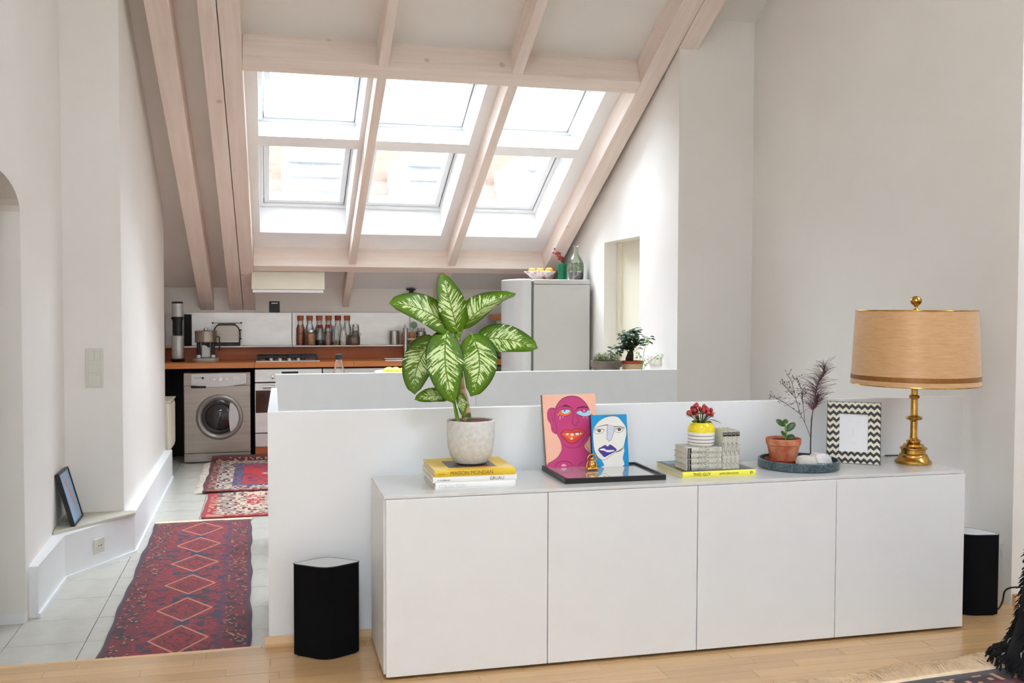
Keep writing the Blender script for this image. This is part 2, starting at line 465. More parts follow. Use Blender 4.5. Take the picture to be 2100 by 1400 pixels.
def runner_mat(half):
    m, t, p, v, x, y = rug_nodes('dark_red_runner_weave')
    ax = mt(t, 'ABSOLUTE', x)
    P = 0.44
    yy = mt(t, 'ABSOLUTE', mt(t, 'SUBTRACT', mt(t, 'FRACT', mt(t, 'DIVIDE', mt(t, 'ADD', y, 10.0), P)), 0.5))
    dia = mt(t, 'ADD', mt(t, 'DIVIDE', ax, 0.125), mt(t, 'DIVIDE', mt(t, 'MULTIPLY', yy, P), 0.185))
    zig = mt(t, 'ABSOLUTE', mt(t, 'SUBTRACT', mt(t, 'FRACT', mt(t, 'DIVIDE', mt(t, 'ADD', mt(t, 'MULTIPLY', ax, 0.85), mt(t, 'MULTIPLY', yy, P)), 0.075)), 0.5))
    b1 = block(t, v, 0.016, 1.0)
    b2 = block(t, v, 0.034, 2.0)
    b3 = block(t, v, 0.010, 3.0)
    red, dred, navy, gold = S(150, 26, 40), S(112, 20, 34), S(50, 40, 66), S(214, 146, 110)
    col = mixc(t, mt(t, 'GREATER_THAN', b1, 0.62), red, dred)
    col = mixc(t, mt(t, 'GREATER_THAN', b2, 0.80), col, navy)
    # stepped zig-zag lines beside the lozenges
    zl = mt(t, 'MULTIPLY', mt(t, 'LESS_THAN', zig, 0.07), mt(t, 'GREATER_THAN', b3, 0.45))
    col = mixc(t, mt(t, 'MULTIPLY', zl, 0.8), col, S(56, 34, 38))
    col = mixc(t, mt(t, 'LESS_THAN', dia, 1.0), col, mixc(t, mt(t, 'GREATER_THAN', b3, 0.72), S(150, 26, 36), S(92, 20, 30)))
    out = mt(t, 'LESS_THAN', mt(t, 'ABSOLUTE', mt(t, 'SUBTRACT', dia, 1.0)), 0.055)
    col = mixc(t, mt(t, 'MULTIPLY', out, 0.9), col, gold)
    inner = mt(t, 'MULTIPLY', mt(t, 'LESS_THAN', mt(t, 'ABSOLUTE', mt(t, 'SUBTRACT', dia, 0.52)), 0.07), mt(t, 'GREATER_THAN', b3, 0.4))
    col = mixc(t, mt(t, 'MULTIPLY', inner, 0.85), col, S(52, 26, 34))
    # navy blocks on the centre line between the lozenges
    nv = mt(t, 'MULTIPLY', mt(t, 'LESS_THAN', ax, 0.035), mt(t, 'GREATER_THAN', yy, 0.44))
    col = mixc(t, nv, col, S(46, 44, 82))
    # side borders: darker band with pale flecks, then a blue stripe
    bord = mt(t, 'GREATER_THAN', ax, half - 0.125)
    bc = mixc(t, mt(t, 'GREATER_THAN', b2, 0.68), S(116, 24, 36), S(58, 24, 36))
    bc = mixc(t, mt(t, 'MULTIPLY', mt(t, 'GREATER_THAN', b3, 0.90), mt(t, 'GREATER_THAN', b2, 0.45)), bc, S(206, 150, 122))
    col = mixc(t, bord, col, bc)
    blue = mt(t, 'LESS_THAN', mt(t, 'ABSOLUTE', mt(t, 'SUBTRACT', x, half - 0.14)), 0.014)
    col = mixc(t, mt(t, 'MULTIPLY', blue, 0.5), col, S(50, 46, 86))
    edge = mt(t, 'GREATER_THAN', ax, half - 0.022)
    col = mixc(t, edge, col, S(76, 42, 62))
    fine = noise(t, v, 160, 2.0)
    col = mixc(t, mt(t, 'MULTIPLY', fine, 0.35), col, S(70, 16, 28))
    t.links.new(col, p.inputs['Base Color'])
    bump(t, p, fine, 0.5, 0.003)
    return m


def medallion_mat(name, hx, hy, field, b1c, b2c, edgec, motif, centre):
    m, t, p, v, x, y = rug_nodes(name)
    ex = mt(t, 'SUBTRACT', hx, mt(t, 'ABSOLUTE', x))
    ey = mt(t, 'SUBTRACT', hy, mt(t, 'ABSOLUTE', y))
    e = mt(t, 'MINIMUM', ex, ey)
    k1, k2, k3 = block(t, v, 0.02, 5.0), block(t, v, 0.042, 6.0), block(t, v, 0.012, 7.0)
    d = mt(t, 'ADD', mt(t, 'DIVIDE', mt(t, 'ABSOLUTE', x), hx * 0.42), mt(t, 'DIVIDE', mt(t, 'ABSOLUTE', y), hy * 0.42))
    col = mixc(t, mt(t, 'GREATER_THAN', k2, 0.82), field, motif)
    col = mixc(t, mt(t, 'LESS_THAN', d, 1.0), col, mixc(t, mt(t, 'GREATER_THAN', k1, 0.7), centre, field))
    col = mixc(t, mt(t, 'LESS_THAN', mt(t, 'ABSOLUTE', mt(t, 'SUBTRACT', d, 1.0)), 0.05), col, S(222, 196, 160))
    cb2 = mixc(t, mt(t, 'GREATER_THAN', k1, 0.6), b2c, motif)
    cb1 = mixc(t, mt(t, 'GREATER_THAN', k1, 0.55), b1c, mixc(t, mt(t, 'GREATER_THAN', k3, 0.5), S(120, 30, 40), S(52, 48, 78)))
    col = mixc(t, mt(t, 'LESS_THAN', e, 0.30), col, cb2)
    col = mixc(t, mt(t, 'LESS_THAN', e, 0.22), col, cb1)
    col = mixc(t, mt(t, 'LESS_THAN', e, 0.09), col, mixc(t, mt(t, 'GREATER_THAN', k1, 0.66), edgec, S(196, 150, 120)))
    col = mixc(t, mt(t, 'LESS_THAN', e, 0.03), col, edgec)
    fine = noise(t, v, 140, 2.0)
    t.links.new(mixc(t, mt(t, 'MULTIPLY', fine, 0.25), col, S(70, 26, 30)), p.inputs['Base Color'])
    bump(t, p, fine, 0.4, 0.003)
    return m


# ------------------------------------------------------------------ mesh helpers
class MB:
    def __init__(s):
        s.v, s.f, s.m, s.sm, s.uv = [], [], [], [], {}

    def add(s, vs, fs, mi=0, smooth=False):
        b = len(s.v)
        s.v += [tuple(q) for q in vs]
        for f in fs:
            s.f.append([i + b for i in f])
            s.m.append(mi)
            s.sm.append(smooth)
        return s

    def box(s, x0, y0, z0, x1, y1, z1, mi=0):
        vs = [(x0, y0, z0), (x1, y0, z0), (x1, y1, z0), (x0, y1, z0), (x0, y0, z1), (x1, y0, z1), (x1, y1, z1), (x0, y1, z1)]
        return s.add(vs, [(0, 3, 2, 1), (4, 5, 6, 7), (0, 1, 5, 4), (1, 2, 6, 5), (2, 3, 7, 6), (3, 0, 4, 7)], mi)

    def lathe(s, prof, c=(0, 0, 0), n=28, mi=0, smooth=True, caps=True, sx=1.0, sy=1.0):
        vs, fs = [], []
        for r, z in prof:
            for i in range(n):
                a = 2 * PI * i / n
                vs.append((c[0] + r * sx * math.cos(a), c[1] + r * sy * math.sin(a), c[2] + z))
        for j in range(len(prof) - 1):
            for i in range(n):
                k = (i + 1) % n
                fs.append((j * n + i, j * n + k, (j + 1) * n + k, (j + 1) * n + i))
        if caps:
            if prof[0][0] > 1e-6:
                fs.append(tuple(reversed(range(n))))
            if prof[-1][0] > 1e-6:
                fs.append(tuple(range((len(prof) - 1) * n, len(prof) * n)))
        return s.add(vs, fs, mi, smooth)

    def tube(s, pts, r, n=8, mi=0, smooth=True, caps=True):
        pts = [Vector(p) for p in pts]
        rs = r if isinstance(r, (list, tuple)) else [r] * len(pts)
        vs, fs = [], []
        prev = None
        for i, p in enumerate(pts):
            tg = (pts[min(i + 1, len(pts) - 1)] - pts[max(i - 1, 0)])
            if tg.length < 1e-9:
                tg = Vector((0, 0, 1))
            tg.normalize()
            if prev is None:
                ref = Vector((0, 0, 1)) if abs(tg.z) < 0.9 else Vector((1, 0, 0))
                a = tg.cross(ref).normalized()
            else:
                a = prev - tg * prev.dot(tg)
                a = a.normalized() if a.length > 1e-6 else tg.orthogonal().normalized()
            prev = a
            b = tg.cross(a)
            for k in range(n):
                th = 2 * PI * k / n
                vs.append(p + (a * math.cos(th) + b * math.sin(th)) * rs[i])
        for j in range(len(pts) - 1):
            for k in range(n):
                q = (k + 1) % n
                fs.append((j * n + k, j * n + q, (j + 1) * n + q, (j + 1) * n + k))
        if caps:
            fs.append(tuple(reversed(range(n))))
            fs.append(tuple(range((len(pts) - 1) * n, len(pts) * n)))
        return s.add(vs, fs, mi, smooth)

    def ball(s, c, r, n=12, m=8, mi=0, rot=None):
        r = (r, r, r) if not isinstance(r, (list, tuple)) else r
        vs, fs = [], []
        for j in range(m + 1):
            ph = PI * j / m
            for i in range(n):
                th = 2 * PI * i / n
                q = Vector((r[0] * math.sin(ph) * math.cos(th), r[1] * math.sin(ph) * math.sin(th), -r[2] * math.cos(ph)))
                if rot is not None:
                    q = rot @ q
                vs.append(q + Vector(c))
        for j in range(m):
            for i in range(n):
                k = (i + 1) % n
                fs.append((j * n + i, j * n + k, (j + 1) * n + k, (j + 1) * n + i))
        return s.add(vs, fs, mi, True)

    def prism(s, poly, axis, lo, hi, mi=0, smooth=False):
        # poly in the two other axes (in xyz order), extruded along axis
        n = len(poly)

        def P(a, b, h):
            return (h, a, b) if axis == 'x' else ((a, h, b) if axis == 'y' else (a, b, h))
        vs = [P(a, b, lo) for a, b in poly] + [P(a, b, hi) for a, b in poly]
        s.add(vs, [tuple(range(n)), tuple(reversed(range(n, 2 * n)))], mi)
        b0 = len(s.v) - 2 * n
        for i in range(n):
            k = (i + 1) % n
            s.f.append([b0 + i, b0 + n + i, b0 + n + k, b0 + k])
            s.m.append(mi)
            s.sm.append(smooth)
        return s

    def build(s, name, mats, parent=None, mw=None, bevel=0.0, seg=2, angle=0.6, kind=None):
        me = bpy.data.meshes.new(name)
        me.from_pydata(s.v, [], s.f)
        for mm in (mats if isinstance(mats, (list, tuple)) else [mats]):
            me.materials.append(M[mm] if isinstance(mm, str) else mm)
        me.polygons.foreach_set('material_index', s.m)
        bm = bmesh.new()
        bm.from_mesh(me)
        bmesh.ops.recalc_face_normals(bm, faces=bm.faces)
        bm.to_mesh(me)
        bm.free()
        me.polygons.foreach_set('use_smooth', s.sm)
        if any(s.sm):
            me.set_sharp_from_angle(angle=angle)
        o = bpy.data.objects.new(name, me)
        COL.objects.link(o)
        if parent is not None:
            o.parent = parent
        if mw is not None:
            o.matrix_local = mw
        if bevel:
            b = o.modifiers.new('bevel', 'BEVEL')
            b.width, b.segments, b.limit_method, b.angle_limit = bevel, seg, 'ANGLE', 0.7
            b.harden_normals = False
        if kind:
            o['kind'] = kind
        return o


def tag(o, label, cat=None, group=None, kind=None):
    o['label'] = label
    if cat:
        o['category'] = cat
    if group:
        o['group'] = group
    if kind:
        o['kind'] = kind
    return o


def thing(name, label, cat, loc=(0, 0, 0), rz=0.0, group=None):
    o = bpy.data.objects.new(name, None)
    COL.objects.link(o)
    o.empty_display_size = 0.05
    o.location = loc
    o.rotation_euler = (0, 0, rz)
    return tag(o, label, cat, group)


def struct(name, label, loc=(0, 0, 0)):
    o = bpy.data.objects.new(name, None)
    COL.objects.link(o)
    o.location = loc
    return tag(o, label, kind='structure')


def smooth_line(pts, n=6, closed=False):
    # Catmull-Rom through the points
    pts = [Vector(p) for p in pts]
    out = []
    L = len(pts)
    rng = range(L if closed else L - 1)
    for i in rng:
        p0 = pts[(i - 1) % L] if closed or i > 0 else pts[0]
        p1, p2 = pts[i % L], pts[(i + 1) % L]
        p3 = pts[(i + 2) % L] if closed or i + 2 < L else pts[-1]
        for k in range(n):
            u = k / n
            out.append(0.5 * ((2 * p1) + (p2 - p0) * u + (2 * p0 - 5 * p1 + 4 * p2 - p3) * u * u + (3 * p1 - p0 - 3 * p2 + p3) * u ** 3))
    if not closed:
        out.append(pts[-1])
    return out


def text(body, size, mat, parent, loc, rot=(PI / 2, 0, 0), align='LEFT', sx=1.0, name='lettering'):
    c = bpy.data.curves.new(name, 'FONT')
    c.body = body
    c.size = size
    c.align_x = align
    c.extrude = 0.0001
    c.resolution_u = 3
    c.materials.append(M[mat] if isinstance(mat, str) else mat)
    tmp = bpy.data.objects.new(name, c)
    me = bpy.data.meshes.new_from_object(tmp)
    bpy.data.objects.remove(tmp)
    me.name = name
    o = bpy.data.objects.new(name, me)
    COL.objects.link(o)
    o.parent = parent
    o.location = loc
    o.rotation_euler = rot
    o.scale = (sx, 1, 1)
    return o


def dup(root, loc, rz=None, label=None, scale=None):
    r = root.copy()
    COL.objects.link(r)
    r.location = loc
    if rz is not None:
        r.rotation_euler = (0, 0, rz)
    if scale is not None:
        r.scale = scale
    if label:
        r['label'] = label
    for ch in root.children:
        c = ch.copy()
        COL.objects.link(c)
        c.parent = r
        for g in ch.children:
            d = g.copy()
            COL.objects.link(d)
            d.parent = c
    return r


# ------------------------------------------------------------------ setting
def roofz(y):
    return 4.93 - 0.5 * y if y > -1.2 else 5.53 + 0.5 * (y + 1.2)


def vwall(name, label, plan, z0, mat='wall', top=None, parent=None):
    mb = MB()
    n = len(plan)
    vs = [(x, y, z0) for x, y in plan] + [(x, y, roofz(y) if top is None else top) for x, y in plan]
    fs = [tuple(reversed(range(n))), tuple(range(n, 2 * n))] + [(i, (i + 1) % n, n + (i + 1) % n, n + i) for i in range(n)]
    mb.add(vs, fs)
    o = mb.build(name, mat, parent)
    if parent is None:
        tag(o, label, kind='structure')
    return o


def yzwall(name, label, poly, x0, x1, y0=0.0, k=0.0, mat='wall'):
    mb = MB().prism(poly, 'x', x0, x1)
    mb.v = [(x + k * (y - y0), y, z) for x, y, z in mb.v]
    return tag(mb.build(name, mat), label, kind='structure')


# parquet floor of the living room, with single planks where they can be seen
floor = MB().box(-1.56, BACK_Y, -0.22, 4.9, 0.48, -0.010).build('floor', 'tilesub')
tag(floor, 'oak parquet floor of the living room in front of the half wall', kind='structure')
MB().box(-1.56, BACK_Y, -0.010, 4.9, -0.665, 0.0).build('parquet_field', 'parquet', floor)
pm = MB().box(-0.5, -0.5, -0.5, 0.5, 0.5, 0.5).build('plank', 'parquet', floor)
PW = 0.067
first = True
y = 0.452 - PW / 2
row = 0
while y > -0.66:
    x = -1.56 - RN.random() * 0.3
    while x < 3.3:
        L = RN.choice((0.38, 0.46, 0.52, 0.6))
        a, b = max(x, -1.56), min(x + L, 3.3)
        if b - a > 0.02:
            o = pm if first else pm.copy()
            if not first:
                COL.objects.link(o)
                o.parent = floor
            first = False
            o.location = ((a + b) / 2, y, -0.005 + RN.uniform(-0.0003, 0.0003))
            o.scale = (b - a - 0.0012, PW - 0.0012, 0.01)
        x += L
    y -= PW
    row += 1
# nosing strip along the step down to the corridor
MB().box(-1.56, 0.4525, -0.03, -0.43, 0.485, 0.0005).build('nosing', 'oaktrim', floor, bevel=0.004)
MB().box(-1.56, 0.470, -0.15, 2.9, 0.4795, -0.03).build('riser', 'oaktrim', floor)

# tiled corridor and kitchen floor, 15 cm lower
tf = MB().box(-1.9, 0.482, -0.25, -0.363, 6.9, -0.158).box(-0.363, 2.985, -0.25, 2.6, 6.9, -0.158).build('floor', 'grout')
tag(tf, 'white tiled corridor and kitchen floor one step down', kind='structure')
tm = MB().box(-0.5, -0.5, -0.5, 0.5, 0.5, 0.5).build('tile', 'tile', tf)
first = True
for j in range(18):
    for i in range(9):
        cx, cy = -1.843 + 0.327 * i + 0.1635, 0.806 + 0.348 * j - 0.174
        if cx > -0.1 and (cy < 3.2 or cx > 0.9):
            continue
        wx = 0.327
        if i == 4 and cy < 2.99:
            wx, cx = 0.170, -0.45
        o = tm if first else tm.copy()
        if not first:
            COL.objects.link(o)
            o.parent = tf
        first = False
        o.location = (cx, cy, -0.155 + RN.uniform(-0.0004, 0.0004))
        o.scale = (wx - 0.0035, 0.348 - 0.0035, 0.010)
        o.rotation_euler = (RN.uniform(-0.0008, 0.0008), RN.uniform(-0.0008, 0.0008), 0)
MB().box(1.2, 3.2, -0.158, 2.6, 6.9, -0.150).build('tile_field', 'tile', tf)

# left walls
arc = [(0.96 - 0.54 * math.cos(PI * i / 16), 1.765 + 0.14 * math.sin(PI * i / 16)) for i in range(17)]
yzwall('wall_left', 'white left wall with an arched passage opening', [(LEFTWIN[1], -0.22), (0.42, -0.22)] + arc + [(1.50, -0.22), (2.80, -0.22), (2.80, roofz(2.8)), (-1.2, 5.53), (LEFTWIN[1], roofz(LEFTWIN[1]))], -1.86, -1.503, 1.5, -0.040)
lw_ = MB().box(-1.86, BACK_Y, -0.22, -1.30, LEFTWIN[0], roofz(BACK_Y))
lw_.box(-1.86, LEFTWIN[0], -0.22, -1.30, LEFTWIN[1], 0.3)
lw_.box(-1.86, LEFTWIN[0], 2.6, -1.30, LEFTWIN[1], roofz(BACK_Y))
tag(lw_.build('wall_left', 'bouncewall'), 'left living room window wall behind the viewer', kind='structure')
vwall('wall_left', 'white pier and corridor wall beside the kitchen', [(-1.86, 2.73), (-1.232, 2.73), (-1.247, 5.42), (-1.86, 5.42)], -0.2)
vwall('wall_left', 'kitchen side wall behind the radiator', [(-1.86, 5.42), (-1.37, 5.42), (-1.37, 6.9), (-1.86, 6.9)], -0.2)
hall = vwall('wall_left', 'unseen hall walls added to keep sky light off the arched passage', [(-3.6, -0.4), (-3.5, -0.4), (-3.5, 2.4), (-3.6, 2.4)], -0.2, top=2.6)  # enclosure added out of view beyond the arch to shut out the sky
MB().box(-3.5, 2.3, -0.2, -1.85, 2.4, 2.6).build('skyblock_wall', 'wall', hall)
MB().box(-3.5, -0.4, -0.2, -1.85, -0.3, 2.6).build('skyblock_wall', 'wall', hall)
MB().box(-3.6, -0.4, 2.6, -1.85, 2.4, 2.7).build('skyblock_ceiling', 'wall', hall)
MB().box(-3.6, -0.4, -0.25, -1.85, 2.4, -0.15).build('skyblock_floor', 'tile', hall)
# plinth of the corridor wall with its ledge
pl = vwall('wall_left', 'white projecting wall plinth along the corridor', [(-1.6, 1.57), (-1.465, 1.57), (-1.465, 2.21), (-1.172, 2.726), (-1.188, 5.36), (-1.6, 5.36)], -0.2, 'wallsat', 0.094)
MB().prism([(-1.527, 2.235), (-1.16, 2.665), (-1.167, 2.73), (-1.56, 2.735)], 'z', 0.094, 0.112).build('ledge_slab', 'stonelight', pl, bevel=0.003)
bb = MB()
pth = [(-1.465, 1.555), (-1.465, 2.21), (-1.172, 2.726), (-1.188, 5.35)]
for (a, b), (c, d) in zip(pth, pth[1:]):
    v = Vector((c - a, d - b, 0)).normalized()
    n = Vector((v.y, -v.x, 0)) * 0.012
    q = [(a, b), (c, d), (c + n.x, d + n.y), (a + n.x, b + n.y)]
    bb.prism(q, 'z', -0.15, -0.128)
bb.box(-1.86, 1.487, -0.15, -1.503, 1.4995, -0.105)
tag(bb.build('baseboard_left', 'wallsat'), 'narrow white baseboard along the corridor wall', kind='structure')

# right side
vwall('wall_right', 'tall white wall behind the lamp with its return to the kitchen', [(2.425, 3.0), (3.0, 3.0), (2.83, 0.22), (4.9, 0.22), (4.9, 3.25), (2.425, 3.25)], -1.5)
vwall('wall_right', 'far right living room wall', [(4.75, BACK_Y), (4.95, BACK_Y), (4.95, 0.22), (4.75, 0.22)], -0.2, 'bouncewall')
MB_ = MB()
MB_.box(2.835, 0.196, 0.0, 4.75, 0.219, 0.055)
tag(MB_.build('baseboard_right', 'oaktrim', bevel=0.004), 'oak skirting along the wall right of the sideboard', kind='structure')
# kitchen right wall with a deep niche holding a pale door
k2 = 0.020
NY0, NY1, NZ = 3.77, 4.65, 1.885
yzwall('wall_right', 'white kitchen wall beside the fridge with a deep door niche', [(3.25, -0.2), (NY0, -0.2), (NY0, NZ), (NY1, NZ), (NY1, -0.2), (6.95, -0.2), (6.95, roofz(6.95)), (3.25, roofz(3.25))], 2.425, 2.75, 3.0, k2)
dr = struct('door_1', 'cream door set back in the kitchen wall niche')
MB().box(2.60, NY0, -0.15, 2.64, NY1 - 0.07, NZ).build('door_leaf', 'cream', dr)
MB().box(2.575, NY1 - 0.075, -0.15, 2.65, NY1, NZ).build('door_frame', 'cream', dr, bevel=0.004)

# kitchen knee wall
vwall('wall_back', 'low kitchen back wall under the roof slope', [(-1.86, 6.72), (2.8, 6.72), (2.8, 6.95), (-1.86, 6.95)], -0.2)
# living room back wall with three tall windows behind the camera
bw = MB()
xs = [-1.9] + [v for p in BACKWIN for v in p] + [4.95]
for i in range(0, len(xs), 2):
    bw.box(xs[i], BACK_Y - 0.25, -0.2, xs[i + 1], BACK_Y, roofz(BACK_Y))
for a, b in BACKWIN:
    bw.box(a, BACK_Y - 0.25, -0.2, b, BACK_Y, 0.3)
    bw.box(a, BACK_Y - 0.25, 2.6, b, BACK_Y, roofz(BACK_Y))
tag(bw.build('wall_front', 'bouncewall'), 'living room window wall behind the viewer', kind='structure')


def ring(mb, x0, y0, x1, y1, wd, z0, z1, mi=0):
    mb.box(x0, y0, z0, x1, y0 + wd, z1, mi)
    mb.box(x0, y1 - wd, z0, x1, y1, z1, mi)
    mb.box(x0, y0 + wd, z0, x0 + wd, y1 - wd, z1, mi)
    mb.box(x1 - wd, y0 + wd, z0, x1, y1 - wd, z1, mi)
    return mb


# half walls around the stairwell
hw = vwall('wall_stair_front', '', [(-0.403, 0.47), (2.76, 0.47), (2.76, 0.515), (-0.403, 0.515)], -0.15, 'wallsat', 0.921)
tag(hw, 'white half wall panel behind the sideboard', kind='structure')
hs = vwall('wall_stair_side', '', [(-0.403, 0.516), (-0.362, 0.516), (-0.354, 1.63), (-0.382, 1.63)], -0.15, 'wallsat', 0.921)
tag(hs, 'white half wall panel along the corridor side of the stairwell', kind='structure')
hb = struct('wall_stair_back', 'white half wall panels between stairwell and kitchen')
MB().box(-0.348, 2.99, -0.15, 0.962, 3.03, 0.893).build('panel', 'reveal', hb, bevel=0.002)
MB().box(0.964, 2.99, -0.15, 2.424, 3.03, 0.889).build('panel', 'reveal', hb, bevel=0.002)
sw_ = MB().box(-0.36, 2.94, -1.5, 3.0, 2.984, -0.16).box(-0.42, 0.40, -1.5, -0.363, 2.984, -0.251).box(-0.42, 0.40, -1.5, 3.0, 0.468, -0.221)
tag(sw_.build('wall_stairwell', 'wall'), 'shaft of the stairwell below the half walls', kind='structure')
stp = struct('stairs', 'white steps going down from the corridor into the stairwell')
for i in range(6):
    MB().box(-0.36 + 0.27 * i, 1.64, -1.4, -0.36 + 0.27 * (i + 1) + (0.0 if i < 5 else 0.0), 2.935, -0.33 - 0.18 * i).build('step', 'tile', stp, bevel=0.003)
sk = MB()
sk.prism([(0.452, 0.0), (0.469, 0.0), (0.469, 0.038), (0.463, 0.036), (0.456, 0.016), (0.452, 0.012)], 'x', -0.42, 2.76)
tag(sk.build('baseboard_front', 'oaktrim'), 'oak skirting at the foot of the white half wall', kind='structure')
tag(MB().box(-0.36, 0.52, -1.5, 2.9, 2.95, -1.4).build('floor_stairwell', 'tilesub'), 'floor at the bottom of the stairwell', kind='structure')

# ceiling: plaster, rafters, header beam, purlin
ce = struct('ceiling', 'sloping attic ceiling with whitewashed rafters')


def S_(yv, o=0.0):
    return (yv - o / _k * _m) * _k


CP = MB()
CP.box(-1.95, -1.45, 0.2, 4.95, 3.75, 0.5)
CP.box(-1.95, 3.75, 0.2, -0.56, 8.3, 0.5)
CP.box(2.30, 3.75, 0.2, 2.85, 8.3, 0.5)
CP.build('plaster_slope', 'plaster', ce, RM)
FP = MB()
for a, b in ((-0.56, -0.45), (0.32, 0.44), (1.21, 1.385), (2.145, 2.30)):
    FP.box(a, 3.75, 0.2, b, 6.62, 0.5)
for a, b in ((-0.45, 0.32), (0.44, 1.21), (1.385, 2.145)):
    FP.prism([(3.75, 0.2), (3.93, 0.2), (3.88, 0.5), (3.75, 0.5)], 'x', a, b)
    FP.prism([(4.861, 0.2), (4.987, 0.2), (5.14, 0.5), (5.02, 0.5)], 'x', a, b)
    FP.prism([(6.32, 0.2), (6.62, 0.2), (6.62, 0.5), (6.24, 0.5)], 'x', a, b)
FP.box(-0.56, 6.62, 0.2, 2.30, 8.3, 0.5)
FP.build('skylight_field', 'reveal', ce, RM)
bs = MB()
x0_, x1_, y0_, y1_ = ROOFWIN
for q in ((-1.95, BACK_Y - 0.3, x0_, -1.2), (x1_, BACK_Y - 0.3, 4.95, -1.2), (x0_, BACK_Y - 0.3, x1_, y0_), (x0_, y1_, x1_, -1.2)):
    bs.box(q[0], q[1], -0.3, q[2], q[3], 0.0)
bs.v = [(x, yv, z + 5.53 + 0.5 * (yv + 1.2) + 0.28 - 0.05) for x, yv, z in bs.v]
bs.build('plaster_slope', 'bouncewall', ce)


def skew_beam(name, xa0, xa1, xb0, xb1, s0, s1, o0=0.0, o1=0.2, mat='beam', bev=0.004):
    # a beam along the slope: (xa0, xa1) its sides at the top end, (xb0, xb1) at the lower end
    mb = MB()
    vs = [(xa0, s0, o0), (xa1, s0, o0), (xb1, s1, o0), (xb0, s1, o0), (xa0, s0, o1), (xa1, s0, o1), (xb1, s1, o1), (xb0, s1, o1)]
    mb.add(vs, [(0, 3, 2, 1), (4, 5, 6, 7), (0, 1, 5, 4), (1, 2, 6, 5), (2, 3, 7, 6), (3, 0, 4, 7)])
    return mb.build(name, mat, ce, RM, bevel=bev)


def extra(xt, xb, s, sa=3.25, sb=7.57):
    return xt + (xb - xt) * (s - sa) / (sb - sa)


def long_rafter(l, r, s0=-1.3, s1=7.6):
    return skew_beam('rafter', extra(l[0], l[1], s0), extra(r[0], r[1], s0), extra(l[0], l[1], s1), extra(r[0], r[1], s1), s0, s1)


long_rafter((-1.115, -1.03), (-0.970, -0.897))
long_rafter((-0.805, -0.748), (-0.692, -0.622))
long_rafter((-0.686, -0.616), (-0.553, -0.502))
skew_beam('rafter', 2.27, 2.41, 2.27, 2.41, -1.3, 7.6)
skew_beam('rafter', 2.415, 2.56, 2.415, 2.56, -1.3, S_(3.0))
for xa, xb in ((0.352, 0.42), (1.297, 1.372)):
    skew_beam('rafter', xa, xb, xa, xb, -1.3, 3.728)
    skew_beam('rafter', xa + 0.008, xb + 0.006, xa + 0.008, xb + 0.006, 3.865, 6.583, 0.022)
    skew_beam('rafter', xa + 0.005, xb + 0.004, xa + 0.005, xb + 0.004, 6.69, 7.6, 0.03)
MB().box(-0.546, 3.729, 0.0, 2.27, 3.863, 0.205).build('header_beam', 'beamx', ce, RM, bevel=0.004)
MB().box(-0.512, 6.585, 0.0, 2.27, 6.688, 0.205).build('purlin', 'beamx', ce, RM, bevel=0.004)

# six roof windows
k = 0
for row, (sa, sb) in enumerate(SKY_S):
    for col, cx in enumerate(SKY_X):
        k += 1
        wn = struct('window_%d' % k, ('upper' if row == 0 else 'lower') + ' roof window in the ' + ('left', 'middle', 'right')[col] + ' bay between the rafters')
        wn.matrix_world = RM @ Matrix.Translation((cx, (sa + sb) / 2, 0.45))
        h = (sb - sa) / 2
        ring(MB(), -0.395, -h, 0.395, h, 0.032, -0.02, 0.07).build('frame', 'winframe', wn, bevel=0.003)
        ring(MB(), -0.3625, -h + 0.0325, 0.3625, h - 0.0325, 0.006, 0.008, 0.06).build('gasket', 'gasket', wn)
        ring(MB(), -0.356, -h + 0.039, 0.356, h - 0.039, 0.046, 0.0, 0.06).build('sash', 'winframe', wn, bevel=0.004)
        MB().box(-0.312, -h + 0.083, 0.03, 0.312, h - 0.083, 0.036).build('pane', 'pane', wn)

# ------------------------------------------------------------------ the house across, seen through the lower roof windows
nb = thing('neighbouring_house', 'pale house with clay tiled roof seen through the lower skylights', 'house', (4, 22, -6))
MB().box(-22, 3.0, 0, 22, 12, 8.0).build('facade', 'stucco', nb)
ro = MB()
NR = 16
for i in range(NR):
    yb, zb = 2.4 + i * 0.36, 8.0 + i * 0.30
    ro.box(-22.4, yb, zb, 22.4, yb + 0.46, zb + 0.34)
ro.box(-22.4, 8.1, 8.0, 22.4, 12, 12.7)
ro.build('roof', 'rooftile', nb)
for dx in (-8.6, -3.05, 0.25, 3.75, 8.6):
    dm = MB().box(dx - 0.85, 2.2, 9.9, dx + 0.85, 6.0, 11.65)
    d = dm.build('dormer', 'stucco', nb)
    for q in range(4):
        MB().box(dx - 0.72, 2.1, 10.05 + q * 0.39, dx + 0.72, 2.2, 10.05 + q * 0.39 + (0.27)).build('louvre', 'shutter' if q % 2 == 0 else 'bluegrey', d)


# ================================================================== KITCHEN
FZ = -0.15
# worktop with upstand
wt = thing('kitchen_worktop', 'long oiled wood worktop along the kitchen back wall', 'worktop', (0, 6.12, 0.738))
for a, b in ((-1.36, -0.512), (-0.510, 1.0 - 0.58), (0.422, 1.55), (1.552, 2.3)):
    MB().box(a, 0, 0, b, 0.585, 0.052).build('slab', 'worktop', wt, bevel=0.003)
up = thing('wood_upstand', 'reddish wooden upstand board along the back of the worktop', 'upstand', (0, 6.655, 0.790))
MB().box(-1.36, 0.0, 0.0, 2.3, 0.05, 0.126).build('board', 'upstand', up)

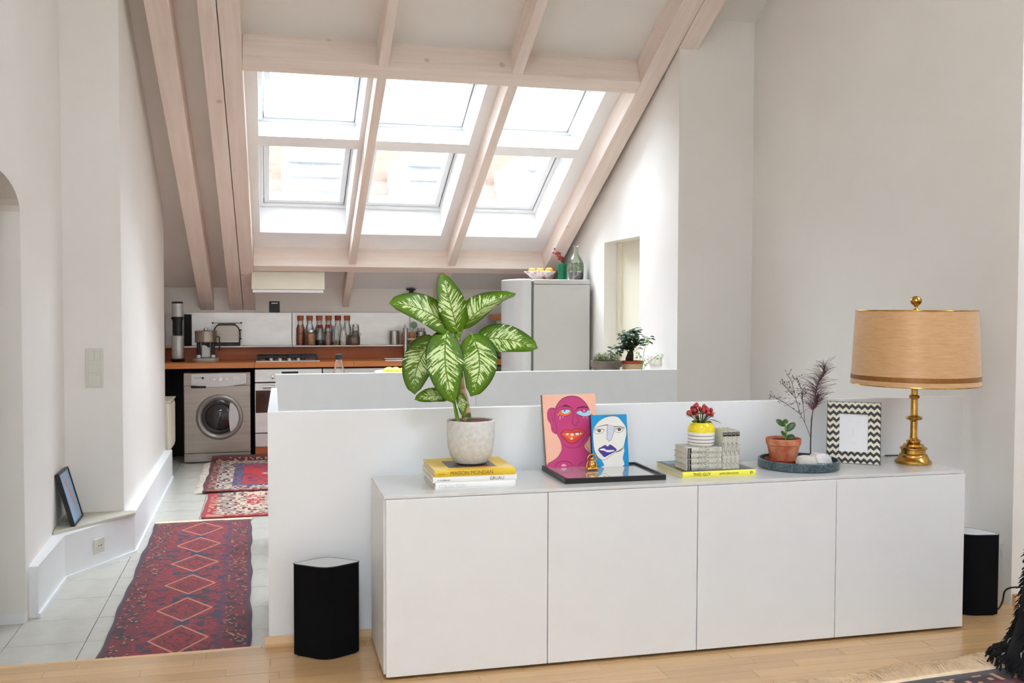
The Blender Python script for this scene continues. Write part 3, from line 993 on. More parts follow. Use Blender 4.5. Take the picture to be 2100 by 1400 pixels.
# stainless splashback with its ledge
sb = thing('steel_splashback', 'stainless steel splashback panels with a narrow ledge behind the worktop', 'splashback', (0, 6.55, 0.918))
for a, b in ((-1.36, -1.19), (-1.186, -0.148), (-0.143, 1.052), (1.056, 2.3)):
    MB().box(a, 0.155, 0.0, b, 0.1695, 0.340).build('panel', 'steelmat', sb, bevel=0.002)

sl = thing('steel_ledge', 'narrow stainless steel ledge carrying the bottles and jars', 'ledge', (0, 6.53, 0.918))
for a, b in ((-1.36, -1.19), (-1.186, -0.148), (-0.143, 1.052), (1.056, 2.3)):
    MB().box(a, 0.0, 0.0, b, 0.173, 0.012).build('shelf', 'steelmat', sl, bevel=0.002)

# washing machine
wm = thing('washing_machine', 'grey steel front loading washing machine under the worktop', 'washing machine', (-0.85, 6.13, FZ))
W2 = 0.303
mb = MB().box(-W2, 0.02, 0.012, W2, 0.45, 0.848)
for x in (-0.25, 0.25):
    for yv in (0.08, 0.4):
        mb.lathe([(0.02, 0), (0.02, 0.013)], (x, yv, 0), 10)
mb.build('body', 'steelwarm', wm, bevel=0.006)
MB().box(-W2 + 0.002, 0.0, 0.01, W2 - 0.002, 0.022, 0.088).build('kick_plate', 'steelwarm', wm, bevel=0.004)
MB().box(-W2 + 0.002, 0.0, 0.092, W2 - 0.002, 0.022, 0.725).build('front_panel', 'steelwarm', wm, bevel=0.006)
pan = MB()
pp = [(-0.235, 0.735)] + [(-0.235 + 0.50 * i / 12, 0.735 - 0.022 * math.sin(PI * min(1, i / 12 * 1.1)) * (1 if i < 12 else 0)) for i in range(1, 12)] + [(0.265, 0.742), (0.265, 0.842), (-0.235, 0.842)]
pan.prism(pp, 'y', -0.012, 0.021)
pan.build('control_panel', 'silver', wm, bevel=0.003)
MB().box(-0.232, -0.015, 0.742, -0.062, -0.011, 0.838).build('detergent_drawer', 'silver', wm, bevel=0.002)
MB().box(-0.235, -0.013, 0.705, -0.10, 0.004, 0.727).build('drawer_grip', 'dark', wm, bevel=0.003)
MB().lathe([(0.025, 0), (0.025, 0.014), (0.021, 0.02)], (0, 0, 0), 24).build('dial', 'whiteglaze', wm, Matrix.Translation((0.032, -0.012, 0.787)) @ Matrix.Rotation(PI / 2, 4, 'X'))
for x in (-0.025, 0.09):
    MB().lathe([(0.012, 0), (0.012, 0.006), (0.01, 0.008)], (0, 0, 0), 16).build('button', 'whiteglaze', wm, Matrix.Translation((x, -0.012, 0.787)) @ Matrix.Rotation(PI / 2, 4, 'X'))
MB().box(0.148, -0.0135, 0.782, 0.203, -0.011, 0.813).build('display', 'offwhite', wm)
# porthole door: a dished ring, a handle segment and a bulging glass
dz, dx = 0.43, 0.02
RY = Matrix.Translation((dx, 0.0, dz)) @ Matrix.Rotation(PI / 2, 4, 'X')
door = MB().lathe([(0.215, -0.002), (0.213, 0.018), (0.205, 0.028), (0.190, 0.034), (0.178, 0.030), (0.164, 0.012), (0.160, -0.002)], (0, 0, 0), 56, caps=False).build('door', plain('grey_plastic', S(158, 154, 149), 0.35, 0.5), wm, RY)
MB().lathe([(0.163, 0.0), (0.150, 0.004), (0.128, 0.002), (0.120, 0.018), (0.085, 0.034), (0.04, 0.042), (0.0, 0.044)], (0, 0, 0), 48, caps=False).build('porthole_glass', plain('smoked_glass', S(48, 44, 44), 0.08), door)
hp = [(0.095 + 0.012 * math.sin(PI * i / 8) * -1, -0.135 + 0.27 * i / 8) for i in range(9)] + [(0.175 * math.cos(a), 0.175 * math.sin(a)) for a in [0.88 - 1.76 * i / 10 for i in range(11)]]
MB().prism(hp, 'z', 0.012, 0.036).build('door_handle', 'silver', door, bevel=0.004)
text('FAGOR', 0.018, 'ink', wm, (-0.205, -0.0152, 0.798), sx=1.15)
MB().lathe([(0.011, 0), (0.011, 0.001)], (0, 0, 0), 16).build('logo', 'ink', wm, Matrix.Translation((-0.128, -0.0148, 0.800)) @ Matrix.Rotation(PI / 2, 4, 'X'))

# dark recess panels beside the washing machine
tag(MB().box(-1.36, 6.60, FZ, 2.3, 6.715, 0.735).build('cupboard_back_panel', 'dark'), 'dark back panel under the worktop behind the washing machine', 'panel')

# oven with drawer below
ov = thing('oven', 'built-in stainless steel oven beside the washing machine', 'oven', (-0.195, 6.13, FZ))
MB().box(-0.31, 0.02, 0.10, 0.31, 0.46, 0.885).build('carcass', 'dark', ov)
MB().box(-0.312, -0.004, 0.752, 0.312, 0.02, 0.872).build('control_panel', 'steelmat', ov, bevel=0.003)
MB().box(-0.065, -0.006, 0.83, 0.09, -0.003, 0.85).build('display', 'black', ov)
for x in (-0.15, 0.17):
    MB().lathe([(0.02, 0), (0.018, 0.022), (0.012, 0.026)], (0, 0, 0), 20).build('knob', 'chrome', ov, Matrix.Translation((x, -0.004, 0.80)) @ Matrix.Rotation(PI / 2, 4, 'X'))
od = ring(MB(), -0.312, 0.27, 0.312, 0.742, 0.0, 0, 0)
mb = MB()
mb.box(-0.312, -0.004, 0.672, 0.312, 0.02, 0.742)
mb.box(-0.312, -0.004, 0.27, 0.312, 0.02, 0.46)
mb.box(-0.312, -0.004, 0.46, -0.306, 0.02, 0.672)
mb.box(0.306, -0.004, 0.46, 0.312, 0.02, 0.672)
odr = mb.build('door', 'steelmat', ov, bevel=0.002)
MB().box(-0.306, 0.003, 0.46, 0.306, 0.012, 0.672).build('window', plain('oven_glass', S(70, 46, 30), 0.08), odr)
hb_ = MB().tube([(-0.24, -0.05, 0.708), (0.24, -0.05, 0.708)], 0.012, 12)
hb_.tube([(-0.21, -0.05, 0.708), (-0.21, 0.0, 0.708)], 0.008, 8)
hb_.tube([(0.21, -0.05, 0.708), (0.21, 0.0, 0.708)], 0.008, 8)
hb_.build('handle', 'steel', odr)
MB().box(-0.312, -0.004, 0.136, 0.312, 0.02, 0.262).build('drawer', 'steelmat', ov, bevel=0.003)
MB().box(-0.312, 0.012, 0.0, 0.312, 0.03, 0.134).build('plinth', 'upstand', ov)

# base units right of the oven
for i, (a, b) in enumerate(((0.125, 0.86), (0.863, 1.55), (1.553, 2.28))):
    u = thing('base_cabinet', ('steel fronted base cabinet right of the oven', 'steel fronted base cabinet under the sink', 'grey base cabinet beside the fridge')[i], 'cabinet', ((a + b) / 2, 6.14, FZ))
    h = (b - a) / 2 - 0.002
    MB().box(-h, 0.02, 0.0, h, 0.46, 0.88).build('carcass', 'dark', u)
    MB().box(-h, 0, 0.66, h, 0.02, 0.872).build('drawer', 'steel', u, bevel=0.003)
    dd = MB().box(-h, 0, 0.1, h, 0.02, 0.655).build('door', 'steel', u, bevel=0.003)
    MB().tube([(-0.12, -0.02, 0.62), (0.12, -0.02, 0.62)], 0.006, 8).tube([(-0.1, -0.02, 0.62), (-0.1, 0.001, 0.62)], 0.004, 6).tube([(0.1, -0.02, 0.62), (0.1, 0.001, 0.62)], 0.004, 6).build('handle', 'steel', dd)

# gas hob
hob = thing('gas_hob', 'steel gas hob with black pan supports set into the worktop', 'hob', (-0.198, 6.41, 0.790))
MB().box(-0.30, -0.255, 0.0, 0.30, 0.245, 0.010).build('plate', 'steelmat', hob, bevel=0.003)
for (x, yv) in ((-0.17, -0.08), (0.12, -0.08), (-0.17, 0.14), (0.12, 0.14)):
    bq = MB().lathe([(0.045, 0.010), (0.045, 0.022), (0.03, 0.028), (0.0, 0.03)], (x, yv, 0), 20).build('burner', 'iron', hob)
for x in (-0.15, 0.14):
    g = MB()
    for yy in (-0.20, -0.08, 0.03, 0.14, 0.23):
        g.box(x - 0.135, yy - 0.006, 0.036, x + 0.135, yy + 0.006, 0.05)
    for xx in (-0.135, 0.0, 0.135):
        g.box(x + xx - 0.006, -0.21, 0.034, x + xx + 0.006, 0.236, 0.05)
        for yy in (-0.2, 0.225):
            g.box(x + xx - 0.006, yy - 0.006, 0.0095, x + xx + 0.006, yy + 0.006, 0.04)
    g.build('pan_support', 'iron', hob, bevel=0.002)
for i in range(4):
    MB().lathe([(0.02, 0.009), (0.018, 0.034), (0.012, 0.036)], (-0.16 + i * 0.085, -0.225, 0), 16).build('knob', 'silver', hob)

# sink and tap
sk_ = thing('sink', 'stainless steel sink set in the wood worktop', 'sink', (1.0, 6.36, 0.790))
mb = ring(MB(), -0.27, -0.21, 0.27, 0.15, 0.025, 0.0, 0.008)
mb.box(-0.25, -0.19, 0.0, 0.25, 0.13, 0.002)
mb.build('rim', 'chrome', sk_, bevel=0.002)
MB().lathe([(0.022, 0.0015), (0.022, 0.006)], (0, -0.03, 0), 16).build('drain', 'steel', sk_)
tp = thing('kitchen_tap', 'tall upright steel kitchen tap behind the sink', 'tap', (0.965, 6.50, 0.7965))
tp.location = (0.975, 6.47, 0.798)
MB().lathe([(0.028, 0), (0.028, 0.012), (0.023, 0.016), (0.023, 0.30), (0.02, 0.305)], n=20).build('column', 'steel', tp)
MB().tube([(0, 0, 0.19), (0.06, -0.02, 0.195), (0.16, -0.06, 0.185), (0.2, -0.08, 0.17)], 0.011, 10).build('spout', 'steel', tp)
MB().tube([(0, 0, 0.303), (0, 0.0, 0.325), (-0.012, 0.005, 0.345)], 0.006, 8).build('lever', 'steel', tp)

# extractor hood
hd = thing('extractor_hood', 'cream slim extractor hood below the left skylights', 'extractor hood', (-0.195, 5.98, 1.45))
mb = MB().prism([(0.0, 0.03), (0.02, 0.03), (0.05, 0.20), (0.032, 0.20)], 'x', -0.335, 0.335)
mb.build('front_panel', 'cream', hd, bevel=0.003)
MB().prism([(0.025, 0.03), (0.36, 0.03), (0.36, 0.035), (0.055, 0.17)], 'x', -0.325, 0.325).build('housing', 'cream', hd)
MB().box(-0.325, 0.006, 0.0, 0.322, 0.36, 0.028).build('lower_lip', 'whiteglaze', hd, bevel=0.003)

# radiator
rd = thing('radiator', 'old cream panel radiator on the kitchen side wall', 'radiator', (-1.30, 5.70, 0.06))
MB().box(-0.055, -0.26, 0.0, 0.085, 0.24, 0.43).build('body', 'cream', rd, bevel=0.012)
mb = MB()
for i in range(9):
    mb.box(0.084, -0.235 + i * 0.052, 0.03, 0.092, -0.205 + i * 0.052, 0.40)
mb.build('front_ribs', 'cream', rd, bevel=0.003)
MB().box(-0.058, -0.265, 0.43, 0.095, 0.245, 0.442).build('top_grille', 'cream', rd, bevel=0.003)
MB().box(-0.075, -0.1, 0.1, -0.05, 0.1, 0.35).build('bracket', 'cream', rd)

# ---- things on the worktop
sm = thing('soda_maker', 'tall silver and black soda maker at the left end of the worktop', 'soda maker', (-1.22, 6.40, 0.790))
MB().lathe([(0.06, 0), (0.064, 0.02), (0.055, 0.03)], n=28, sy=1.3).build('base', 'black', sm)
MB().lathe([(0.05, 0.03), (0.055, 0.06), (0.056, 0.24), (0.05, 0.25), (0.0, 0.25)], n=28).build('lower_cup', 'silver', sm)
MB().lathe([(0.044, 0.24), (0.046, 0.30), (0.045, 0.38), (0.05, 0.40), (0.05, 0.43), (0.0, 0.43)], n=28).build('bottle', 'black', sm)
MB().lathe([(0.058, 0.405), (0.058, 0.425)], n=28).build('collar', 'black', sm)
MB().lathe([(0.052, 0.43), (0.053, 0.50), (0.0525, 0.503), (0.053, 0.506), (0.052, 0.556), (0.0, 0.556)], n=28).build('head', 'silver', sm)
MB().lathe([(0.053, 0.556), (0.053, 0.566), (0.045, 0.574), (0.0, 0.574)], n=28).build('cap', 'black', sm)
MB().box(-0.03, 0.045, 0.0, 0.03, 0.085, 0.56).build('back_column', 'silver', sm, bevel=0.01)

bs_ = thing('slate_board', 'black slate board leaning upright behind the soda maker', 'board', (-1.145, 6.66, 0.930))
MB().box(-0.034, -0.012, 0.0, 0.034, 0.012, 0.31).build('board', 'dark', bs_, bevel=0.004)

es = thing('espresso_machine', 'round chrome and brass espresso machine on the worktop', 'espresso machine', (-0.962, 6.37, 0.790))
MB().lathe([(0.118, 0), (0.122, 0.006), (0.122, 0.026), (0.112, 0.034), (0.0, 0.034)], n=40).build('base', 'silver', es)
MB().lathe([(0.098, 0.185), (0.104, 0.19), (0.104, 0.195), (0.1, 0.198), (0.1, 0.282), (0.104, 0.286), (0.104, 0.292), (0.095, 0.296), (0.0, 0.298)], n=40).build('boiler', 'steelwarm', es)
for x in (-0.066, 0.066):
    lg = MB().lathe([(0.016, 0.065), (0.016, 0.19)], (x, -0.01, 0), 14).build('leg', 'black', es)
    MB().lathe([(0.012, 0.033), (0.02, 0.04), (0.02, 0.058), (0.014, 0.066)], (x, -0.01, 0), 14).build('foot', 'whiteglaze', lg)
MB().box(-0.045, 0.02, 0.033, 0.045, 0.075, 0.19).build('column', 'silver', es, bevel=0.01)
MB().lathe([(0.034, 0.16), (0.036, 0.165), (0.036, 0.186)], (0, -0.045, 0), 20).build('brew_head', 'black', es)
MB().tube([(0, -0.045, 0.168), (0.02, -0.1, 0.162), (0.035, -0.165, 0.155)], [0.012, 0.013, 0.015], 10).build('portafilter_handle', 'black', es)
MB().lathe([(0.014, 0.296), (0.02, 0.303), (0.02, 0.318), (0.012, 0.324), (0.0, 0.325)], n=16).build('filler_cap', 'chrome', es)
MB().tube([(0.1, 0, 0.24), (0.125, -0.01, 0.235), (0.128, -0.02, 0.17), (0.122, -0.03, 0.10)], 0.006, 8).build('steam_wand', 'black', es)

to = thing('toaster', 'chrome two slot toaster with rounded top and wire warming rack', 'toaster', (-0.775, 6.61, 0.930))
prof = [(-0.118, 0.03)] + [(-0.118 + 0.05 * (1 - math.cos(a)), 0.15 + 0.055 * math.sin(a)) for a in [PI / 2 * i / 6 for i in range(7)]]
prof += [(-x, z) for x, z in reversed(prof)]
MB().prism(prof, 'y', -0.045, 0.045, smooth=True).build('shell', 'steelwarm', to, bevel=0.006)
MB().box(-0.125, -0.05, 0.0, 0.125, 0.05, 0.031).build('base', 'black', to, bevel=0.005)
MB().box(-0.09, -0.022, 0.2035, 0.09, -0.008, 0.207).build('slot', 'dark', to)
rk = MB().tube([(-0.13, 0, 0.225), (0.13, 0, 0.225)], 0.004, 8)
for x in (-0.08, 0.08):
    rk.tube([(x, 0, 0.20), (x, 0, 0.226)], 0.003, 6)
rk.build('warming_rack', 'chrome', to)
for x in (-0.135, 0.135):
    MB().ball((x, 0, 0.225), 0.009, 10, 6).build('rack_knob', 'black', to)
MB().tube(smooth_line([(-0.122, -0.048, 0.03), (-0.124, -0.048, 0.14), (-0.08, -0.048, 0.208), (0, -0.048, 0.214), (0.08, -0.048, 0.208), (0.124, -0.048, 0.14), (0.122, -0.048, 0.03)]), 0.005, 8).build('edge_trim', 'black', to)
for z in (0.07, 0.155):
    MB().tube([(0.117, 0, z), (0.14, 0, z)], 0.007, 10).build('control_knob', 'black', to)

ti = thing('kitchen_timer', 'black upright gadget standing on the steel splashback edge', 'timer', (-0.316, 6.711, 1.258))
MB().box(-0.05, -0.006, 0.0, 0.05, 0.0045, 0.112).build('case', 'black', ti, bevel=0.003)
MB().box(-0.03, -0.0075, 0.088, 0.03, -0.0055, 0.098).build('display', 'silver', ti)
sp_ = thing('spotlight', 'small black clip spotlight under the roof slope above the tap', 'spotlight', (1.062, 6.672, 1.475))
MB().lathe([(0.0, -0.02), (0.022, -0.018), (0.026, 0.02), (0.018, 0.03), (0.0, 0.03)], n=16).build('head', 'black', sp_)
MB().box(-0.045, 0.0, 0.015, 0.045, 0.0475, 0.03).build('bracket', 'black', sp_)


# ---- jars and bottles on the steel ledge
def cork_bottle(x, yv, content, fillz, label, corkm='cork', r=0.043, h=0.255, group='corked storage bottles on the steel ledge'):
    t = thing('storage_bottle', label, 'bottle', (x, yv, 0.930), 0, group)
    MB().lathe([(r * 0.9, 0), (r, 0.008), (r, h * 0.63), (r * 0.62, h * 0.86), (r * 0.6, h * 0.9), (r * 0.66, h * 0.93), (r * 0.66, h)], n=24, caps=False).build('glass', 'clear', t)
    MB().lathe([(0.0, 0.003), (r * 0.92, 0.005), (r * 0.94, 0.012), (r * 0.94, min(fillz, h * 0.62))] + ([(r * 0.6, fillz)] if fillz > h * 0.62 else []) + [(0.0, fillz)], n=20).build('contents', content, t)
    MB().lathe([(r * 0.62, h * 0.97), (r * 0.72, h * 1.0), (r * 0.76, h * 1.15), (r * 0.7, h * 1.165), (0, h * 1.165)], n=20).build('cork', corkm, t)
    return t


M['chilli'] = noisy('chilli_flakes', S(176, 74, 42), S(220, 142, 96), 90, 0.8, lo=0.4, hi=0.6)
M['granola'] = noisy('granola', S(218, 156, 92), S(172, 108, 58), 80, 0.85, lo=0.4, hi=0.6)
M['flour'] = noisy('pale_flour', S(226, 222, 212), S(206, 202, 192), 20, 0.9)
M['darkbeans'] = noisy('black_seeds', S(58, 52, 54), S(84, 74, 76), 120, 0.8)
M['pinkgrain'] = noisy('pink_grain', S(186, 150, 132), S(160, 120, 104), 60, 0.85)
M['cacao'] = noisy('brown_powder', S(140, 104, 90), S(116, 84, 72), 40, 0.9)
M['olivegrain'] = noisy('yellow_grain', S(176, 154, 100), S(150, 130, 84), 60, 0.85)
LX = lambda u: (u - 610) * 0.004882 - 0.094
back = [(616.2, 'chilli', 0.20, 'corked bottle full of red chilli flakes at the left end of the ledge', 'cork'),
        (635, 'flour', 0.13, 'corked bottle of pale flour behind the granola jar', 'cork'),
        (654.5, 'flour', 0.15, 'tall corked bottle behind the short bottle of black seeds', 'cork'),
        (673.5, 'pinkgrain', 0.14, 'tall corked bottle behind the short bottle of pink grain', 'cork'),
        (692.5, 'olivegrain', 0.05, 'tall bottle with the reddest cork on the ledge', 'redcork'),
        (711.5, 'pinkgrain', 0.10, 'tall corked bottle at the right end of the row', 'cork')]
for u, c, fz, lb, ck in back:
    cork_bottle(LX(u), 6.655, c, fz, lb, ck)
cork_bottle(LX(656) - 0.004, 6.572, 'darkbeans', 0.055, 'short red corked bottle with black seeds on the ledge', 'redcork', 0.036, 0.175, 'short corked bottles on the steel ledge')
cork_bottle(LX(671.5) - 0.004, 6.572, 'pinkgrain', 0.12, 'short red corked bottle with pale pink grain on the ledge', 'redcork', 0.035, 0.178, 'short corked bottles on the steel ledge')
gj = thing('storage_jar', 'wide glass jar of granola with a steel lid on the ledge', 'jar', (LX(636.5) - 0.004, 6.572, 0.930))
MB().lathe([(0.046, 0), (0.052, 0.01), (0.054, 0.10), (0.046, 0.125), (0.044, 0.14)], n=24, caps=False).build('glass', 'clear', gj)
MB().lathe([(0.0, 0.003), (0.048, 0.006), (0.0505, 0.09), (0.04, 0.118), (0.0, 0.12)], n=20).build('contents', 'granola', gj)
MB().lathe([(0.047, 0.135), (0.048, 0.155), (0.04, 0.158), (0, 0.158)], n=24).build('lid', 'chrome', gj)
for u, c, fz, lb in ((687, 'olivegrain', 0.035, 'open glass carafe with a little yellow grain on the ledge'), (703.5, 'flour', 0.165, 'open glass bottle full of white sugar on the ledge')):
    t = thing('milk_bottle', lb, 'bottle', (LX(u) - 0.004, 6.572, 0.930), 0, 'open bottles on the steel ledge')
    pr_ = [(0.028, 0), (0.036, 0.012), (0.039, 0.06), (0.034, 0.11), (0.025, 0.145), (0.026, 0.17), (0.031, 0.195)]
    MB().lathe(pr_, n=24, caps=False).build('glass', 'clear', t)
    MB().lathe([(0.0, 0.003)] + [(r * 0.93, z + 0.003) for r, z in pr_ if z < fz] + [(0.0, fz)], n=20).build('contents', c, t)
cj = thing('clip_top_jar', 'squat clip top jar of brown powder at the right end of the ledge', 'jar', (LX(725.5) - 0.004, 6.572, 0.930))
MB().lathe([(0.054, 0), (0.06, 0.01), (0.06, 0.085), (0.05, 0.1)], n=26, caps=False).build('glass', 'clear', cj)
MB().lathe([(0.0, 0.003), (0.056, 0.006), (0.056, 0.08), (0.0, 0.083)], n=22).build('contents', 'cacao', cj)
MB().lathe([(0.052, 0.098), (0.054, 0.106), (0.046, 0.124), (0.03, 0.13), (0.0, 0.13)], n=26).build('lid', 'clear', cj)
MB().tube([(0.05, 0, 0.09), (0.068, 0, 0.1), (0.066, 0, 0.12), (0.045, 0, 0.126)], 0.003, 6).build('clip', 'chrome', cj)
sj = thing('small_jar', 'small clear jar with metal lid behind the clip top jar', 'jar', (LX(729.5), 6.664, 0.930))
MB().lathe([(0.034, 0), (0.036, 0.008), (0.036, 0.175), (0.03, 0.19)], n=22, caps=False).build('glass', 'clear', sj)
MB().lathe([(0.0, 0.003), (0.033, 0.005), (0.033, 0.14), (0.0, 0.145)], n=18).build('contents', 'pinkgrain', sj)
MB().lathe([(0.034, 0.188), (0.034, 0.206), (0.0, 0.208)], n=22).build('lid', 'chrome', sj)

# utensils round the tap
cu = thing('steel_canister', 'plain steel cylinder on the ledge left of the tap', 'canister', (0.88, 6.625, 0.930))
MB().lathe([(0.05, 0), (0.051, 0.005), (0.051, 0.14), (0.047, 0.144), (0.0, 0.144)], n=26).build('body', 'steel', cu)
kb = thing('oil_bottle', 'slim bottle with a pouring spout beside the tap', 'bottle', (0.978, 6.61, 0.930))
MB().lathe([(0.028, 0), (0.03, 0.005), (0.03, 0.1), (0.012, 0.13), (0.01, 0.17)], n=18).build('body', 'board', kb)
MB().tube([(0, 0, 0.165), (0.0, 0, 0.185), (0.006, -0.006, 0.2)], 0.005, 8).build('spout', 'chrome', kb)
ub = thing('dish_brush_holder', 'amber bottle with green headed dish brush by the tap', 'brush', (1.06, 6.605, 0.930))
MB().lathe([(0.032, 0), (0.034, 0.005), (0.034, 0.118), (0.03, 0.125), (0.0, 0.125)], n=20).build('cup', 'granola', ub)
MB().tube([(0.0, 0, 0.12), (0.014, 0.0, 0.17), (0.02, 0, 0.19)], 0.005, 8).build('brush_handle', 'steel', ub)
MB().lathe([(0.0, -0.012), (0.03, -0.01), (0.034, 0), (0.03, 0.01), (0, 0.012)], n=20).build('brush_head', plain('mint_green_plastic', S(110, 160, 124), 0.4), ub, Matrix.Translation((0.022, -0.004, 0.2)) @ Matrix.Rotation(PI / 2, 4, 'X'))
ch = thing('cutlery_holder', 'perforated steel cutlery holder with spoons on the ledge', 'cutlery holder', (1.155, 6.61, 0.930))
MB().lathe([(0.047, 0), (0.049, 0.004), (0.049, 0.13), (0.052, 0.134), (0.048, 0.134), (0.046, 0.01), (0, 0.008)], n=26).build('cup', 'steel', ch)
hl = MB()
for i in range(12):
    for j in range(4):
        a = 2 * PI * i / 12
        hl.ball((0.0487 * math.cos(a), 0.0487 * math.sin(a), 0.03 + 0.027 * j), (0.005, 0.005, 0.005), 6, 4)
o = hl.build('holes', 'dark', ch)
o['kind'] = 'stuff'
for i in range(5):
    a = i * 1.3
    MB().tube([(0.02 * math.cos(a), 0.02 * math.sin(a), 0.015), (0.04 * math.cos(a), 0.04 * math.sin(a), 0.17)], [0.003, 0.006], 6).build('cutlery', 'steel', ch)

# right end of the worktop, partly behind the plant
tv = thing('toaster_oven', 'small toaster oven with glass door beside the fridge', 'toaster oven', (2.1, 6.40, 0.790))
MB().box(-0.17, -0.11, 0.012, 0.17, 0.11, 0.40).build('body', 'silver', tv, bevel=0.008)
MB().box(-0.14, -0.116, 0.06, 0.10, -0.108, 0.37).build('door', 'black', tv, bevel=0.003)
MB().box(-0.15, -0.1, 0.0, 0.15, 0.1, 0.0125).build('feet', 'black', tv)
cb = thing('chopping_board', 'thick wooden chopping board lying on the toaster oven', 'board', (2.05, 6.40, 1.190))
MB().box(-0.20, -0.13, 0.0, 0.20, 0.13, 0.052).build('board', 'board', cb, bevel=0.005)
ke = thing('kettle', 'black kettle behind the large leafy plant', 'kettle', (1.79, 6.42, 0.790))
MB().lathe([(0.08, 0), (0.085, 0.02), (0.07, 0.20), (0.06, 0.26), (0.0, 0.27)], n=26).build('body', 'black', ke)
MB().tube([(0.06, 0, 0.25), (0.11, 0, 0.26), (0.12, 0, 0.16), (0.08, 0, 0.08)], 0.011, 8).build('handle', 'black', ke)
MB().ball((0, 0, 0.28), 0.014, 10, 6).build('lid_knob', 'chrome', ke)
pt = thing('steel_pot', 'steel pot standing on the worktop left of the kettle', 'pot', (1.60, 6.40, 0.790))
MB().lathe([(0.09, 0), (0.1, 0.01), (0.1, 0.12), (0.104, 0.124), (0.0, 0.13)], n=28).build('body', 'steel', pt)
MB().ball((0, 0, 0.145), (0.016, 0.016, 0.018), 10, 6).build('lid_knob', 'black', pt)
MB().tube([(-0.1, 0, 0.1), (-0.125, 0.0, 0.1), (-0.125, 0.0, 0.08), (-0.1, 0, 0.08)], 0.005, 6).build('handle', 'black', pt)

# fridge
fr = thing('fridge', 'tall silver grey fridge standing at the right of the kitchen', 'fridge', (2.06, 4.93, FZ))
MB().box(-0.16, 0.0, 0.02, 0.365, 0.60, 1.675).build('body', 'fridgeside', fr, bevel=0.006)
MB().box(-0.158, -0.002, 1.678, 0.367, 0.60, 1.720).build('top_panel', 'fridgeside', fr, bevel=0.008)
fd = MB()
pf = [(-0.178, 0.0), (-0.178, 0.60), (-0.25, 0.60), (-0.30, 0.57), (-0.335, 0.50), (-0.345, 0.40), (-0.345, 0.20), (-0.335, 0.10), (-0.30, 0.03), (-0.25, 0.0)]
fd.prism(pf, 'z', 0.06, 1.722, smooth=True)
fd.build('door', 'fridge', fr, bevel=0.012, seg=3)
MB().box(-0.179, 0.006, 0.06, -0.159, 0.594, 1.70).build('door_seal', 'gasket', fr)
MB().box(-0.15, 0.02, 0.0, 0.35, 0.58, 0.021).build('feet', 'black', fr)
FT = FZ + 1.720
bo = thing('fruit_bowl', 'white bowl with a rose red floral rim on the fridge', 'bowl', (2.03, 5.20, FT))
bp = [(0.0, 0.004), (0.06, 0.0), (0.075, 0.004), (0.105, 0.045), (0.146, 0.075), (0.141, 0.078), (0.100, 0.052), (0.07, 0.014), (0.0, 0.012)]
MB().lathe(bp, n=40, caps=False).build('bowl', 'bowlpat', bo)
for x, yv, z, lb in ((-0.015, -0.02, 0.052, 'left apple in the floral bowl on the fridge'), (0.072, -0.01, 0.056, 'right apple in the floral bowl on the fridge'), (-0.075, 0.03, 0.052, 'pale fruit at the back of the floral bowl')):
    a = thing('apple', lb, 'apple', (2.045 + x, 5.20 + yv, FT + z - 0.018), 0, 'apples in the fruit bowl')
    MB().lathe([(0.0, 0.006), (0.02, 0.0), (0.036, 0.018), (0.041, 0.042), (0.034, 0.066), (0.016, 0.075), (0.0, 0.066)], n=20).build('flesh', 'apple', a)
    MB().tube([(0, 0, 0.066), (0.004, 0, 0.084)], 0.002, 6).build('stem', 'twig', a)
for x, yv, lb in ((2.196, 5.07, 'emerald green glass vase in front on the fridge'), (2.283, 5.19, 'emerald green glass vase holding the red berry twig')):
    v = thing('green_vase', lb, 'vase', (x, yv, FT), 0, 'emerald glass vases on the fridge')
    MB().lathe([(0.024, 0), (0.029, 0.006), (0.028, 0.06), (0.032, 0.115), (0.028, 0.146), (0.022, 0.150), (0.025, 0.115), (0.021, 0.06), (0.022, 0.012), (0, 0.010)], n=26).build('glass', 'emerald', v)
bt = thing('berry_twig', 'twig of dull red berries standing in the green vase', 'twig', (2.283, 5.19, FT + 0.015))
MB().tube([(0, 0, 0), (-0.01, 0, 0.12), (-0.045, -0.01, 0.19), (-0.09, -0.02, 0.25)], 0.0028, 6).build('stem', 'twig', bt)
bb_ = MB()
for i in range(26):
    f = RN.random()
    bb_.ball((-0.03 - 0.085 * f + RN.uniform(-0.022, 0.022), RN.uniform(-0.02, 0.02), 0.16 + 0.10 * f + RN.uniform(-0.022, 0.022)), RN.uniform(0.008, 0.012), 8, 6)
bb_.build('berries', 'drieberry', bt)
jg = thing('glass_jug', 'clear glass jug with handle beside the terrarium on the fridge', 'jug', (2.275, 5.03, FT))
MB().lathe([(0.032, 0), (0.036, 0.006), (0.038, 0.10), (0.034, 0.135)], n=22, caps=False).build('body', 'clear', jg)
MB().tube([(0.036, 0, 0.125), (0.068, 0, 0.115), (0.066, 0, 0.05), (0.036, 0, 0.03)], 0.005, 8).build('handle', 'clear', jg)
dj = thing('terrarium_bottle', 'large green glass bottle terrarium with moss on the fridge', 'terrarium', (2.352, 5.13, FT))
MB().lathe([(0.062, 0), (0.072, 0.01), (0.076, 0.11), (0.074, 0.15), (0.05, 0.20), (0.026, 0.235), (0.021, 0.26), (0.021, 0.305), (0.027, 0.31), (0.027, 0.318)], n=32, caps=False).build('bottle', 'greenglass', dj)
MB().lathe([(0.0, 0.004), (0.06, 0.006), (0.069, 0.02), (0.070, 0.068), (0.0, 0.075)], n=24).build('soil', 'soil', dj)
ms = MB()
